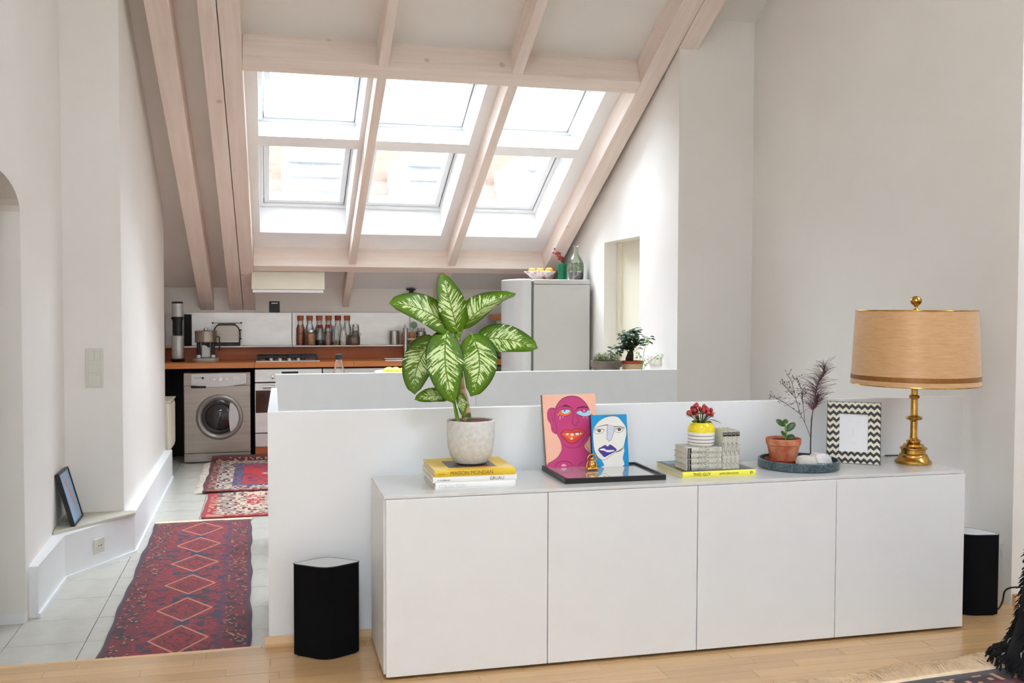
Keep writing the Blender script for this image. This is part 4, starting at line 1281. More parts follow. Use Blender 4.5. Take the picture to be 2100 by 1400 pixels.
for i in range(170):
    a, r, z = RN.random() * 2 * PI, 0.055 * math.sqrt(RN.random()), 0.075 + 0.075 * RN.random()
    c = Vector((r * math.cos(a), r * math.sin(a), z))
    t = Vector((RN.uniform(-1, 1), RN.uniform(-1, 1), RN.uniform(0, 1))).normalized() * 0.022
    s2 = t.cross(Vector((0.3, 0.5, 1))).normalized() * 0.010
    ms.add([c, c + t * 0.5 + s2, c + t, c + t * 0.5 - s2], [(0, 1, 2, 3)])
o = ms.build('foliage', 'limegreen', dj)
o['kind'] = 'stuff'

# table behind the half wall, with carafe and bowl of lemons
tb = thing('kitchen_table', 'wooden kitchen table hidden behind the stair half wall', 'table', (0.5, 3.85, FZ))
MB().box(-0.6, -0.45, 0.77, 0.6, 0.45, 0.80).build('tabletop', 'board', tb, bevel=0.004)
for x in (-0.54, 0.54):
    for yv in (-0.39, 0.39):
        MB().box(x - 0.03, yv - 0.03, 0.0, x + 0.03, yv + 0.03, 0.77).build('leg', 'board', tb)
ca = thing('carafe', 'slender glass carafe with black stopper on the kitchen table', 'carafe', (0.105, 3.70, 0.65))
MB().lathe([(0.05, 0), (0.056, 0.01), (0.058, 0.09), (0.05, 0.17), (0.024, 0.28), (0.022, 0.305)], n=28, caps=False).build('glass', 'clear', ca)
MB().lathe([(0.0235, 0.295), (0.025, 0.30), (0.027, 0.333), (0.0, 0.334)], n=22).build('stopper', 'black', ca)
lbw = thing('lemon_bowl', 'white bowl heaped with lemons on the kitchen table', 'bowl', (0.56, 3.80, 0.65))
MB().lathe([(0.0, 0.004), (0.06, 0.0), (0.07, 0.004), (0.13, 0.11), (0.19, 0.198), (0.185, 0.201), (0.12, 0.115), (0.06, 0.015), (0.0, 0.012)], n=40, caps=False).build('bowl', 'whiteglaze', lbw)
le0 = None
for i, (x, yv, z, lb) in enumerate(((-0.085, -0.03, 0.186, 'leftmost lemon topping the bowl on the kitchen table'), (0.030, -0.02, 0.184, 'lemon beside the plant leaf in the table bowl'), (0.13, 0.02, 0.178, 'lemon at the right of the table bowl'), (-0.02, 0.09, 0.178, 'lemon at the back of the table bowl'))):
    if le0 is None:
        le0 = thing('lemon', lb, 'lemon', (0.56 + x, 3.80 + yv, 0.65 + z), 0.2, 'lemons in the table bowl')
        MB().ball((0, 0, 0), (0.053, 0.046, 0.046), 18, 12).build('peel', 'lemon', le0)
        MB().ball((0.052, 0, 0), (0.010, 0.012, 0.012), 10, 6).build('tip', 'lemon', le0)
    else:
        dup(le0, (0.56 + x, 3.80 + yv, 0.65 + z), 0.2 + i * 1.4, lb)

# shelf behind the half wall with three pots
sh = thing('plant_shelf', 'white shelf board behind the half wall under the pots', 'shelf', (2.1, 3.03, 0.77))
MB().box(-0.33, 0.0, 0.0, 0.32, 0.42, 0.03).build('board', 'white', sh, bevel=0.003)
for x in (-0.25, 0.25):
    MB().prism([(0.001, -0.2), (0.03, -0.2), (0.36, -0.0), (0.001, 0.0)], 'x', x - 0.015, x + 0.015).build('bracket', 'white', sh)


def leaflet(mb, c, d, up, L, W, mi=0, bend=0.15):
    d = Vector(d).normalized()
    sd = d.cross(Vector(up))
    if sd.length < 1e-4:
        sd = d.orthogonal()
    sd.normalize()
    nn = sd.cross(d)
    c = Vector(c)
    vs, fs = [], []
    T = [(0, 0.12), (0.25, 0.8), (0.5, 1.0), (0.75, 0.72), (1.0, 0.05)]
    for t, wv in T:
        q = c + d * (L * t) - nn * (bend * L * t * t)
        vs += [q - sd * (W * wv / 2) + nn * (W * 0.12 * wv), q, q + sd * (W * wv / 2) + nn * (W * 0.12 * wv)]
    for i in range(len(T) - 1):
        a = i * 3
        fs += [(a, a + 1, a + 4, a + 3), (a + 1, a + 2, a + 5, a + 4)]
    mb.add(vs, fs, mi, True)


p1 = thing('sprout_pot', 'grey brown clay bowl of pale sprouts beside the fridge', 'plant pot', (1.985, 3.25, 0.80))
MB().lathe([(0.075, 0), (0.085, 0.005), (0.098, 0.095), (0.112, 0.10), (0.114, 0.14), (0.104, 0.142), (0.098, 0.11), (0, 0.108)], n=36).build('pot', 'greypot', p1)
MB().lathe([(0.0, 0.125), (0.100, 0.122)], n=30, caps=False).build('soil', 'soil', p1)
sp1 = MB()
for i in range(150):
    a, r = RN.random() * 2 * PI, 0.098 * math.sqrt(RN.random())
    x, yv, hgt = r * math.cos(a), r * math.sin(a), RN.uniform(0.03, 0.075)
    tip = (x + RN.uniform(-0.012, 0.012), yv + RN.uniform(-0.012, 0.012), 0.12 + hgt)
    sp1.tube([(x, yv, 0.118), tip], 0.0012, 4, caps=False)
    for q in range(4):
        b = RN.random() * 2 * PI
        leaflet(sp1, tip, (math.cos(b), math.sin(b), RN.uniform(0.0, 0.8)), (0, 0, 1), RN.uniform(0.012, 0.022), RN.uniform(0.006, 0.010))
o = sp1.build('sprouts', 'sprout', p1)
o['kind'] = 'stuff'

p2 = thing('bonsai_pot', 'small dark leaved bonsai in a lattice patterned oval pot', 'bonsai', (2.185, 3.25, 0.80))
MB().lathe([(0.06, 0), (0.066, 0.005), (0.074, 0.125), (0.0, 0.125)], n=36, sx=1.02).build('pot', 'lattice', p2)
MB().lathe([(0.076, 0.118), (0.08, 0.122), (0.08, 0.138), (0.07, 0.139), (0.068, 0.128)], n=36, sx=1.02, caps=False).build('rim', 'saucer', p2)
MB().lathe([(0.0, 0.134), (0.07, 0.130)], n=30, caps=False).build('soil', 'soil', p2)
MB().tube([(-0.02, 0, 0.128), (-0.024, 0, 0.15), (-0.016, 0, 0.185), (-0.01, 0, 0.22), (-0.02, 0, 0.27)], [0.026, 0.03, 0.024, 0.012, 0.006], 12).build('trunk', 'soil', p2)
br = MB()
tips = []
for i in range(22):
    a = RN.random() * 2 * PI
    rr = RN.uniform(0.02, 0.13)
    e = Vector((-0.025 + rr * math.cos(a), rr * 0.7 * math.sin(a), RN.uniform(0.245, 0.385) - rr * 0.35))
    br.tube([(-0.012, 0, 0.215), (-0.015 + rr * 0.4 * math.cos(a), rr * 0.3 * math.sin(a), 0.25), e], [0.005, 0.003, 0.0015], 5)
    tips.append(e)
br.build('branches', 'twig', p2)
lf = MB()
for e in tips:
    for q in range(13):
        c = e + Vector((RN.uniform(-0.03, 0.03), RN.uniform(-0.03, 0.03), RN.uniform(-0.03, 0.035)))
        b = RN.random() * 2 * PI
        leaflet(lf, c, (math.cos(b), math.sin(b), RN.uniform(-0.5, 0.5)), (RN.uniform(-0.4, 0.4), -0.5, 1), RN.uniform(0.032, 0.048), RN.uniform(0.018, 0.027))
o = lf.build('foliage', 'darkgreen', p2)
o['kind'] = 'stuff'

p3 = thing('lime_seedling', 'thin lime green seedlings growing in front of the bonsai', 'seedling', (2.21, 3.13, 0.80))
MB().lathe([(0.03, 0), (0.032, 0.004), (0.036, 0.07), (0.034, 0.072), (0.0, 0.066)], n=22).build('pot', 'saucer', p3)
se = MB()
ll = MB()
for (tx, tz) in ((0.035, 0.30), (-0.025, 0.21), (0.13, 0.19), (0.02, 0.16)):
    pts = smooth_line([(0, 0, 0.064), (tx * 0.35, 0, 0.064 + (tz - 0.064) * 0.5), (tx, -0.01, tz)], 4)
    se.tube(pts, 0.0018, 5)
    for q in range(9 if tz > 0.18 else 5):
        b = RN.random() * 2 * PI
        c = Vector((tx, -0.01, tz)) + Vector((RN.uniform(-0.02, 0.02), RN.uniform(-0.015, 0.015), RN.uniform(-0.045, 0.01)))
        leaflet(ll, c, (math.cos(b), math.sin(b), -0.2), (0, -0.4, 1), RN.uniform(0.022, 0.034), RN.uniform(0.011, 0.017))
se.build('stems', 'petiole', p3)
o = ll.build('leaves', 'limegreen', p3)
o['kind'] = 'stuff'

so = thing('socket_plate', 'white triple socket plate on the kitchen wall behind the bonsai', 'socket', (2.4335, 3.42, 0.93), 0)
MB().box(-0.014, -0.125, -0.035, -0.001, 0.125, 0.035).build('plate', 'offwhite', so, bevel=0.004)
for i in range(3):
    MB().box(-0.017, -0.11 + i * 0.078, -0.026, -0.013, -0.046 + i * 0.078, 0.026).build('insert', 'offwhite', so, bevel=0.003)


# ================================================================== LIVING ROOM
# sideboard: four push-open doors on one low carcass
sd = thing('sideboard', 'long low white sideboard with four plain doors', 'sideboard', (0, 0, 0))
mb = MB()
mb.box(-0.006, 0.021, 0.018, 0.012, 0.42, 0.652)
mb.box(2.388, 0.021, 0.018, 2.394, 0.42, 0.652)
for x in (0.6, 1.2, 1.8):
    mb.box(x - 0.012, 0.021, 0.018, x + 0.012, 0.40, 0.652)
mb.box(0.012, 0.40, 0.018, 2.388, 0.418, 0.652)
mb.box(0.012, 0.03, 0.018, 2.388, 0.40, 0.036)
mb.box(0.06, 0.08, 0.0, 2.34, 0.36, 0.018)
mb.build('carcass', 'white', sd)
MB().box(-0.006, 0.004, 0.652, 2.394, 0.422, 0.664).build('top', 'toned_top', sd, bevel=0.0015)
for i in range(4):
    MB().box(0.6 * i + 0.0015, 0.0, 0.012, 0.6 * i + 0.5985, 0.018, 0.6505).build('door', 'white', sd, bevel=0.0015)
T = 0.664


def book(name, label, cat, x0, y0, z0, w_, d_, t_, cover, group=None, coverm2=None, lying=True, pages='paper', spine=None):
    """a closed hardback lying flat, its spine along -Y; local origin at the spine's lower left corner"""
    t = thing(name, label, cat, (x0, y0, z0), 0, group)
    c = 0.0022
    mb = MB()
    mb.box(0, 0, 0, w_, d_, c)
    mb.box(0, 0, t_ - c, w_, d_, t_)
    cv = mb.build('cover', cover, t)
    sp = MB().prism([(0.0, c * 0.9), (-0.002, t_ * 0.25), (-0.0025, t_ * 0.5), (-0.002, t_ * 0.75), (0.0, t_ - c * 0.9), (0.004, t_ - c * 0.9), (0.004, c * 0.9)], 'x', 0, w_, smooth=False)
    sp.build('spine', spine or cover, t)
    MB().box(0.003, 0.0042, c, w_ - 0.003, d_ - 0.003, t_ - c).build('pages', pages, t)
    return t


# stack under the big plant
b3 = book('book', 'white book at the bottom of the stack under the large plant', 'book', 0.193, 0.085, T, 0.304, 0.272, 0.0235, 'wbook', 'large books under the plant')
text('COLLECTION', 0.0185, 'greyink', b3, (0.012, -0.0028, 0.005), sx=0.9)
b2 = book('book', 'white book between the yellow book and the bottom one', 'book', 0.184, 0.087, T + 0.0237, 0.318, 0.262, 0.0215, 'wbook', 'large books under the plant')
text('GRUAU', 0.0165, 'ink', b2, (0.213, -0.0028, 0.005), sx=1.0)
text('P. NUSBAUM', 0.008, 'ink', b2, (0.018, -0.0028, 0.0065), sx=1.0)
b1 = book('book', 'yellow hardback lying directly under the concrete pot', 'book', 0.190, 0.085, T + 0.0454, 0.306, 0.277, 0.0252, 'ybook', 'large books under the plant')
text('Maison Mondan'.upper(), 0.0215, 'brownink', b1, (0.058, -0.0030, 0.0055), sx=0.88)
text('assouline', 0.008, 'brownink', b1, (0.013, -0.0030, 0.009), sx=0.9)
MB().box(0.060, 0.050, 0.0252, 0.245, 0.205, 0.02545).build('cover_photo', 'darkcover', b1)
MB().box(0.060, 0.044, 0.0252, 0.245, 0.050, 0.02545).build('photo_edge', plain('red_print', S(200, 40, 50), 0.5), b1)
BT = T + 0.0454 + 0.02546

# ---- big dieffenbachia in a concrete pot
pp_ = thing('plant_pot', 'round pale concrete pot on the stack of books', 'plant pot', (0.354, 0.222, BT))
MB().lathe([(0.0, 0.0), (0.045, 0.0), (0.062, 0.006), (0.078, 0.028), (0.0885, 0.065), (0.0925, 0.11), (0.0925, 0.165), (0.089, 0.169), (0.0835, 0.168), (0.0825, 0.15), (0.0, 0.148)], n=56).build('pot', 'concrete', pp_)
MB().lathe([(0.0, 0.164), (0.03, 0.165), (0.0825, 0.1635)], n=36, caps=False).build('soil', 'redsoil', pp_)
pl_ = thing('dieffenbachia', 'large variegated leafy plant growing from the concrete pot', 'plant', (0.354, 0.222, BT + 0.150))
P0 = Vector((0.354, 0.222, BT + 0.150))


def L(p):
    return Vector(p) - P0


stem = smooth_line([L((0.338, 0.222, 0.888)), L((0.336, 0.22, 0.92)), L((0.324, 0.22, 0.985)), L((0.311, 0.22, 1.06)), L((0.303, 0.22, 1.16)), L((0.302, 0.22, 1.245))], 4)
MB().tube(stem, [0.0185] * 9 + [0.015] * 5 + [0.010] * (len(stem) - 14), 12).build('stem', 'trunk', pl_)
MB().tube(smooth_line([L((0.302, 0.205, 0.886)), L((0.292, 0.205, 0.94)), L((0.283, 0.205, 0.99)), L((0.280, 0.206, 1.04))], 4), [0.0075] * 5 + [0.006] * 8, 10).build('young_stem', 'petiole', pl_)


def bez(a, b, c, t):
    return a * (1 - t) ** 2 + b * 2 * t * (1 - t) + c * t * t


def big_leaf(pb, pm_, pt_, W, nrm, fold=0.25, curl=0.0, start=None, sharp=1.0):
    a, m, c = L(pb), L(pm_), L(pt_)
    b = 2 * m - 0.5 * a - 0.5 * c
    N, K = 26, 10
    nrm = Vector(nrm).normalized()
    vs, fs, uvs = [], [], []
    for i in range(N + 1):
        t = i / N
        p = bez(a, b, c, t)
        tg = (bez(a, b, c, min(1, t + 0.02)) - bez(a, b, c, max(0, t - 0.02))).normalized()
        sd = tg.cross(nrm).normalized()
        nn = sd.cross(tg).normalized()
        if nn.dot(nrm) < 0:
            nn = -nn
        # broad ovate outline with a short point
        wv = W * 0.5 * (math.sin(PI * min(1.0, t ** 0.82)) ** 0.52) * (1 - 0.20 * t)
        if t > 0.93:
            wv *= (1 - ((t - 0.93) / 0.07)) * 0.75 + 0.25
        if i in (0, N):
            wv = 0.0004
        for k in range(-K, K + 1):
            v = k / K
            q = p + sd * (wv * v) + nn * (fold * wv * abs(v) ** 1.3 - curl * wv * v * v + 0.0022 * math.sin(9 * t + 2.5 * v) * abs(v))
            vs.append(q)
            uvs.append((t, v))
    n = 2 * K + 1
    for i in range(N):
        for k in range(n - 1):
            fs.append((i * n + k, i * n + k + 1, (i + 1) * n + k + 1, (i + 1) * n + k))
    me = bpy.data.meshes.new('leaf')
    me.from_pydata([tuple(v) for v in vs], [], fs)
    me.materials.append(M['leaf'])
    uvl = me.uv_layers.new(name='UVMap')
    for poly in me.polygons:
        poly.use_smooth = True
        for li in poly.loop_indices:
            uvl.data[li].uv = uvs[me.loops[li].vertex_index]
    o = bpy.data.objects.new('leaf', me)
    COL.objects.link(o)
    o.parent = pl_
    sm_ = o.modifiers.new('thickness', 'SOLIDIFY')
    sm_.thickness = 0.0011
    if start is not None:
        s0 = L(start)
        mid = (s0 + a) / 2 + Vector((0, 0, 0.012))
        MB().tube(smooth_line([s0, mid, a, bez(a, b, c, 0.06)], 4), [0.0055] * 5 + [0.0045] * 4 + [0.003] * 4, 8).build('petiole', 'petiole', pl_)
    return o


big_leaf((0.300, 0.205, 1.236), (0.266, 0.185, 1.350), (0.236, 0.205, 1.464), 0.128, (0.25, -1, 0.1), 0.22, start=(0.303, 0.22, 1.20))
big_leaf((0.276, 0.195, 1.252), (0.155, 0.155, 1.324), (0.028, 0.12, 1.347), 0.150, (-0.1, -0.75, 0.55), 0.12, start=(0.302, 0.22, 1.20))
big_leaf((0.322, 0.235, 1.248), (0.420, 0.270, 1.338), (0.556, 0.32, 1.388), 0.150, (-0.25, -0.42, 0.75), 0.30, start=(0.303, 0.22, 1.18))
big_leaf((0.380, 0.235, 1.213), (0.492, 0.20, 1.210), (0.603, 0.16, 1.178), 0.138, (0.0, -0.80, 0.5), 0.10, start=(0.306, 0.22, 1.12))
big_leaf((0.252, 0.165, 1.243), (0.234, 0.105, 1.120), (0.262, 0.085, 0.980), 0.158, (0.05, -1, 0.2), -0.10, start=(0.302, 0.215, 1.15))
big_leaf((0.344, 0.180, 1.232), (0.366, 0.12, 1.126), (0.328, 0.10, 1.003), 0.160, (0.1, -1, 0.2), -0.08, start=(0.305, 0.215, 1.13))
big_leaf((0.226, 0.255, 1.212), (0.160, 0.275, 1.118), (0.143, 0.26, 1.000), 0.142, (-0.25, -1, 0.15), -0.06, start=(0.303, 0.225, 1.14))
big_leaf((0.262, 0.195, 0.998), (0.194, 0.17, 1.003), (0.126, 0.15, 0.991), 0.072, (0.0, -0.75, 0.6), 0.12, start=(0.283, 0.205, 0.985))
big_leaf((0.305, 0.195, 1.01), (0.310, 0.185, 0.965), (0.316, 0.182, 0.925), 0.05, (0.4, -1, 0.1), 0.3, start=(0.284, 0.205, 1.0))

# ---- black frame lying flat, with two paintings and a figurine on it
tr = thing('picture_frame', 'black framed glazed picture lying flat under the two paintings', 'picture frame', (0.690, 0.080, T))
FWd, FDp = 0.412, 0.322
ring(MB(), 0, 0, FWd, FDp, 0.012, 0.0, 0.020).build('frame', 'black', tr, bevel=0.0015)
MB().box(0.012, 0.012, 0.002, FWd - 0.012, FDp - 0.012, 0.010).build('print', plain('pale_print', S(222, 214, 204), 0.6), tr)
MB().box(0.012, 0.012, 0.0102, FWd - 0.012, FDp - 0.012, 0.0125).build('glazing', base('frame_glass', S(176, 170, 164), 0.025, Coat_Weight=1.0, Coat_Roughness=0.01, Coat_IOR=2.2)[0], tr)
GT = T + 0.0126


class Paint:
    """flat print: coloured shapes and lines on a panel's front face (local x right, z up, facing -y)"""

    def __init__(s, conv, w, h):
        s.c, s.w, s.h = conv, w, h
        s.mb, s.mats, s.lay = MB(), [], 0

    def mi(s, m):
        if m not in s.mats:
            s.mats.append(m)
        return s.mats.index(m)

    def P(s, p):
        u, v = s.c(*p)
        return Vector((min(max(u, 0.004), 0.996) * s.w, 0, min(max(v, 0.003), 0.997) * s.h))

    def poly(s, pts, m, sm=True, n=5):
        s.lay += 1
        q = [s.P(p) for p in pts]
        if sm:
            q = smooth_line(q, n, True)
        s.mb.add([(a.x, -0.00004 * s.lay, a.z) for a in q], [tuple(range(len(q)))], s.mi(m))
        return s

    def line(s, pts, wd, m, sm=True, closed=False, taper=False):
        s.lay += 1
        q = [s.P(p) for p in pts]
        if sm:
            q = smooth_line(q, 5, closed)
        if closed:
            q.append(q[0])
        vs, fs = [], []
        for i, a in enumerate(q):
            t = q[min(i + 1, len(q) - 1)] - q[max(i - 1, 0)]
            t = t.normalized() if t.length > 1e-9 else Vector((1, 0, 0))
            nn = Vector((-t.z, 0, t.x)) * wd / 2
            if taper:
                nn *= math.sin(PI * (0.08 + 0.84 * i / max(1, len(q) - 1)))
            yv = -0.00004 * s.lay
            vs += [(a.x + nn.x, yv, a.z + nn.z), (a.x - nn.x, yv, a.z - nn.z)]
        for i in range(len(q) - 1):
            fs.append((2 * i, 2 * i + 1, 2 * i + 3, 2 * i + 2))
        s.mb.add(vs, fs, s.mi(m))
        return s


def flat(name, c):
    return plain(name, c, 0.6)


PK = {'peach': flat('peach_paint', S(246, 186, 160)), 'magenta': flat('magenta_paint', S(198, 54, 118)), 'plum': flat('plum_line', S(72, 26, 56)),
      'orange': flat('orange_paint', S(238, 110, 44)), 'ice': flat('ice_blue_paint', S(170, 214, 232)), 'red': flat('red_paint', S(228, 58, 48)),
      'pinkl': flat('pale_pink_paint', S(240, 160, 190)), 'blue': flat('cyan_blue_paint', S(0, 148, 206)), 'bone': flat('bone_white_paint', S(236, 232, 222)),
      'violet': flat('violet_paint', S(72, 52, 150)), 'lav': flat('pale_lavender_paint', S(206, 208, 224)), 'blk': flat('black_paint', S(24, 20, 26))}


def c1(x, y):
    t = (y - 75) / 1050.0
    xl, xr = 135 + 60 * t, 932 - 6 * t
    return (x - xl) / (xr - xl), 1 - t


A1W, A1H = 0.236, 0.302
a1 = thing('painting', 'larger painting of a magenta face on peach leaning on the half wall', 'painting', (0.702, 0.380, GT), 0.0)
a1.rotation_euler = (-0.235, 0, 0.02)
MB().box(0, 0, 0, A1W, 0.016, A1H).build('canvas', 'paper', a1, bevel=0.001)
p = Paint(c1, A1W, A1H)
p.poly([(0, 60), (1000, 60), (1000, 1140), (0, 1140)], PK['peach'], False)
p.poly([(205, 1125), (225, 1065), (330, 1000), (400, 905), (412, 850), (390, 740), (345, 640), (330, 500), (325, 300), (370, 210), (450, 130), (570, 100), (700, 130), (790, 220), (835, 330), (845, 480), (830, 640), (760, 760), (720, 850), (790, 930), (900, 1000), (935, 1040), (935, 1125)], PK['magenta'])
p.poly([(330, 300), (290, 268), (240, 285), (216, 350), (225, 440), (262, 500), (275, 590), (310, 632), (345, 625)], PK['magenta'])
p.poly([(838, 390), (870, 385), (880, 470), (860, 570), (838, 575)], PK['peach'])
lw = 0.0016
p.line([(330, 290), (380, 195), (460, 128), (570, 102), (690, 125), (780, 210), (830, 320), (842, 420)], lw * 1.6, PK['plum'])
p.line([(330, 300), (290, 268), (240, 285), (216, 350), (225, 440), (262, 500), (275, 590), (310, 632), (345, 625)], lw, PK['plum'])
p.line([(300, 470), (285, 400), (272, 345)], lw, PK['plum'])
p.line([(325, 310), (322, 440), (345, 520), (352, 640), (400, 760), (410, 850), (390, 920), (330, 1000), (215, 1065)], lw, PK['plum'])
p.line([(410, 760), (470, 830), (560, 855), (650, 838), (700, 780), (760, 690), (828, 640), (840, 480)], lw, PK['plum'])
p.line([(828, 660), (775, 740), (720, 840), (790, 935), (900, 1005)], lw, PK['plum'])
p.line([(800, 700), (752, 800), (760, 860), (820, 930), (910, 985)], lw, PK['plum'])
p.line([(838, 390), (870, 385), (880, 470), (860, 570), (838, 575)], lw, PK['plum'])
p.poly([(430, 252), (480, 226), (540, 250), (560, 268), (490, 252)], PK['plum'])
p.line([(345, 300), (390, 262), (480, 240), (555, 262), (592, 330), (596, 390), (570, 470), (566, 500), (590, 510), (600, 540), (625, 520), (640, 485), (655, 495), (668, 470), (650, 420), (632, 380)], lw, PK['plum'])
p.poly([(640, 280), (720, 256), (800, 262), (812, 272), (720, 278)], PK['plum'])
p.line([(612, 330), (650, 290), (730, 270), (815, 285)], lw, PK['plum'])
p.poly([(368, 345), (400, 308), (460, 296), (530, 300), (570, 330), (540, 372), (470, 392), (400, 380)], PK['orange'])
p.poly([(428, 305), (540, 302), (528, 340), (480, 360), (435, 342)], PK['ice'])
p.poly([(450, 304), (482, 302), (466, 332)], PK['plum'], False)
p.line([(368, 345), (400, 308), (460, 296), (530, 300), (570, 330), (540, 372), (470, 392), (400, 380)], lw, PK['plum'], closed=True)
p.poly([(628, 348), (680, 318), (760, 306), (832, 318), (832, 390), (760, 405), (680, 385)], PK['ice'])
p.poly([(700, 306), (800, 304), (790, 335), (748, 352), (712, 335)], PK['magenta'])
p.poly([(732, 310), (770, 308), (750, 335)], PK['pinkl'], False)
p.line([(628, 348), (680, 318), (760, 306), (832, 318)], lw, PK['plum'])
p.line([(628, 348), (680, 385), (760, 405), (832, 392)], lw, PK['plum'])
for x, y0, y1 in ((372, 355, 385), (400, 388, 440), (440, 392, 412), (740, 405, 428), (785, 408, 432)):
    p.line([(x, y0), (x - 4, y1)], lw * 2.2, PK['pinkl'])
p.poly([(398, 638), (470, 590), (540, 600), (560, 608), (600, 580), (680, 590), (756, 634), (690, 700), (610, 770), (550, 790), (490, 760), (430, 690)], PK['red'])
p.poly([(420, 640), (500, 634), (640, 640), (735, 636), (640, 690), (550, 735), (480, 690)], PK['orange'])
for x0, x1, y0, y1 in ((478, 508, 640, 668), (540, 580, 648, 682), (608, 655, 640, 672), (672, 692, 640, 662), (536, 562, 705, 735)):
    p.poly([(x0, y0), (x1, y0), (x1, y1), (x0, y1)], PK['bone'], False)
p.line([(398, 638), (470, 590), (540, 600), (560, 608), (600, 580), (680, 590), (756, 634), (690, 700), (610, 770), (550, 790), (490, 760), (430, 690)], lw, PK['plum'], closed=True)
p.line([(398, 638), (500, 632), (640, 638), (756, 634)], lw, PK['plum'])
p.line([(310, 1118), (340, 1062), (430, 1036), (520, 1062), (545, 1112)], lw, PK['plum'])
p.poly([(398, 1112), (405, 1088), (430, 1078), (455, 1090), (462, 1112)], PK['pinkl'])
p.line([(625, 1110), (660, 1075), (710, 1062)], lw, PK['plum'])
p.mb.build('painted_face', p.mats, a1, Matrix.Translation((0, -0.0006, 0)))


def c2(x, y):
    t = (y - 382) / 728.0
    xl = 870 + 45 * t
    return (x - xl) / 485.0, 1 - t


A2W, A2H = 0.161, 0.214
a2 = thing('painting', 'smaller painting of a white face on blue in front of the other', 'painting', (0.893, 0.352, GT), 0.0)
a2.rotation_euler = (-0.14, 0, 0.03)
MB().box(0, 0, 0, A2W, 0.014, A2H).build('canvas', 'black', a2, bevel=0.001)
p = Paint(c2, A2W, A2H)
p.poly([(700, 300), (1500, 300), (1500, 1200), (700, 1200)], PK['blue'], False)
p.poly([(1030, 1130), (1065, 1090), (1030, 1015), (960, 940), (920, 800), (908, 620), (940, 520), (1020, 440), (1130, 405), (1230, 415), (1290, 480), (1345, 560), (1355, 660), (1340, 740), (1325, 830), (1330, 900), (1312, 1000), (1318, 1130)], PK['bone'])
lb_ = 0.0013
p.line([(925, 570), (950, 510), (1030, 438), (1130, 405), (1230, 415), (1290, 480), (1345, 560), (1356, 660), (1350, 760), (1300, 860), (1200, 920), (1110, 990), (1060, 1018), (990, 980), (935, 880), (915, 760), (908, 620), (925, 570)], lb_, PK['blk'])
p.line([(1325, 850), (1280, 890), (1215, 915)], lb_ * 2.4, PK['blk'], taper=True)
p.line([(925, 575), (990, 545), (1080, 525), (1140, 530), (1200, 552), (1280, 555), (1345, 578)], lb_ * 2.2, PK['blk'], taper=True)
p.poly([(1100, 530), (1150, 530), (1190, 560), (1180, 640), (1150, 735), (1130, 752), (1105, 735), (1095, 680)], PK['lav'])
p.line([(1100, 530), (1096, 690), (1088, 715), (1110, 735), (1130, 752), (1152, 730), (1182, 640), (1190, 560)], lb_, PK['blk'])
for cx_, cy_, ww in ((990, 610, 68), (1258, 602, 60)):
    p.poly([(cx_ - ww, cy_ + 10), (cx_ - ww * 0.3, cy_ - 26), (cx_ + ww, cy_ - 24), (cx_ + ww * 0.6, cy_ + 22), (cx_ - ww * 0.3, cy_ + 36)], PK['bone'])
    p.line([(cx_ - ww, cy_ + 10), (cx_ - ww * 0.3, cy_ - 26), (cx_ + ww, cy_ - 24), (cx_ + ww * 0.6, cy_ + 22), (cx_ - ww * 0.3, cy_ + 36)], lb_, PK['blk'], closed=True)
    p.poly([(cx_ - 22, cy_ - 14), (cx_, cy_ - 24), (cx_ + 22, cy_ - 14), (cx_ + 14, cy_ + 10), (cx_ - 14, cy_ + 10)], PK['blk'])
    p.poly([(cx_ - 8, cy_ - 10), (cx_ + 6, cy_ - 10), (cx_, cy_ + 4)], PK['bone'], False)
    for q in range(6):
        x = cx_ - ww * 0.8 + q * ww * 0.32
        p.line([(x, cy_ - 14), (x - 6, cy_ - 36)], lb_ * 1.3, PK['blk'], False)
p.poly([(985, 865), (1030, 830), (1075, 808), (1105, 830), (1140, 805), (1190, 840), (1225, 882), (1170, 920), (1110, 950), (1065, 972), (1030, 930)], PK['violet'])
p.poly([(1000, 862), (1060, 852), (1090, 875), (1195, 882), (1180, 900), (1110, 908), (1060, 885), (1010, 875)], PK['bone'])
p.line([(985, 865), (1030, 830), (1075, 808), (1105, 830), (1140, 805), (1190, 840), (1225, 882), (1170, 920), (1110, 950), (1065, 972), (1030, 930)], lb_, PK['blk'], closed=True)
p.line([(1340, 1058), (1345, 1040), (1356, 1070), (1366, 1042), (1380, 1062)], lb_, PK['violet'], False)
p.mb.build('painted_face', p.mats, a2, Matrix.Translation((0, -0.0006, 0)))

fg = thing('figurine', 'small golden seated figurine raising both arms over its head', 'figurine', (0.868, 0.290, GT))
mb = MB()
mb.ball((0, 0, 0.007), (0.0225, 0.015, 0.0075), 18, 10)
for s_ in (-1, 1):
    mb.ball((s_ * 0.013, -0.008, 0.0075), (0.0125, 0.008, 0.007), 12, 8)
    mb.ball((s_ * 0.020, -0.012, 0.0055), (0.006, 0.007, 0.0045), 10, 6)
mb.ball((0, -0.002, 0.021), (0.0145, 0.0125, 0.0135), 18, 12)
mb.ball((0, 0.0, 0.033), (0.0125, 0.010, 0.0085), 16, 10)
mb.ball((0, -0.002, 0.0455), (0.0078, 0.0078, 0.0085), 16, 10)
for s_ in (-1, 1):
    mb.ball((s_ * 0.0078, 0, 0.0445), (0.0018, 0.002, 0.004), 8, 6)
    mb.tube(smooth_line([(s_ * 0.010, 0, 0.035), (s_ * 0.0175, -0.001, 0.042), (s_ * 0.0175, -0.001, 0.053), (s_ * 0.010, -0.001, 0.060)], 4), 0.0032, 8)
    mb.tube([(s_ * 0.014, 0.004, 0.036), (s_ * 0.019, 0.004, 0.026), (s_ * 0.020, 0.004, 0.012)], [0.003, 0.004, 0.005], 8)
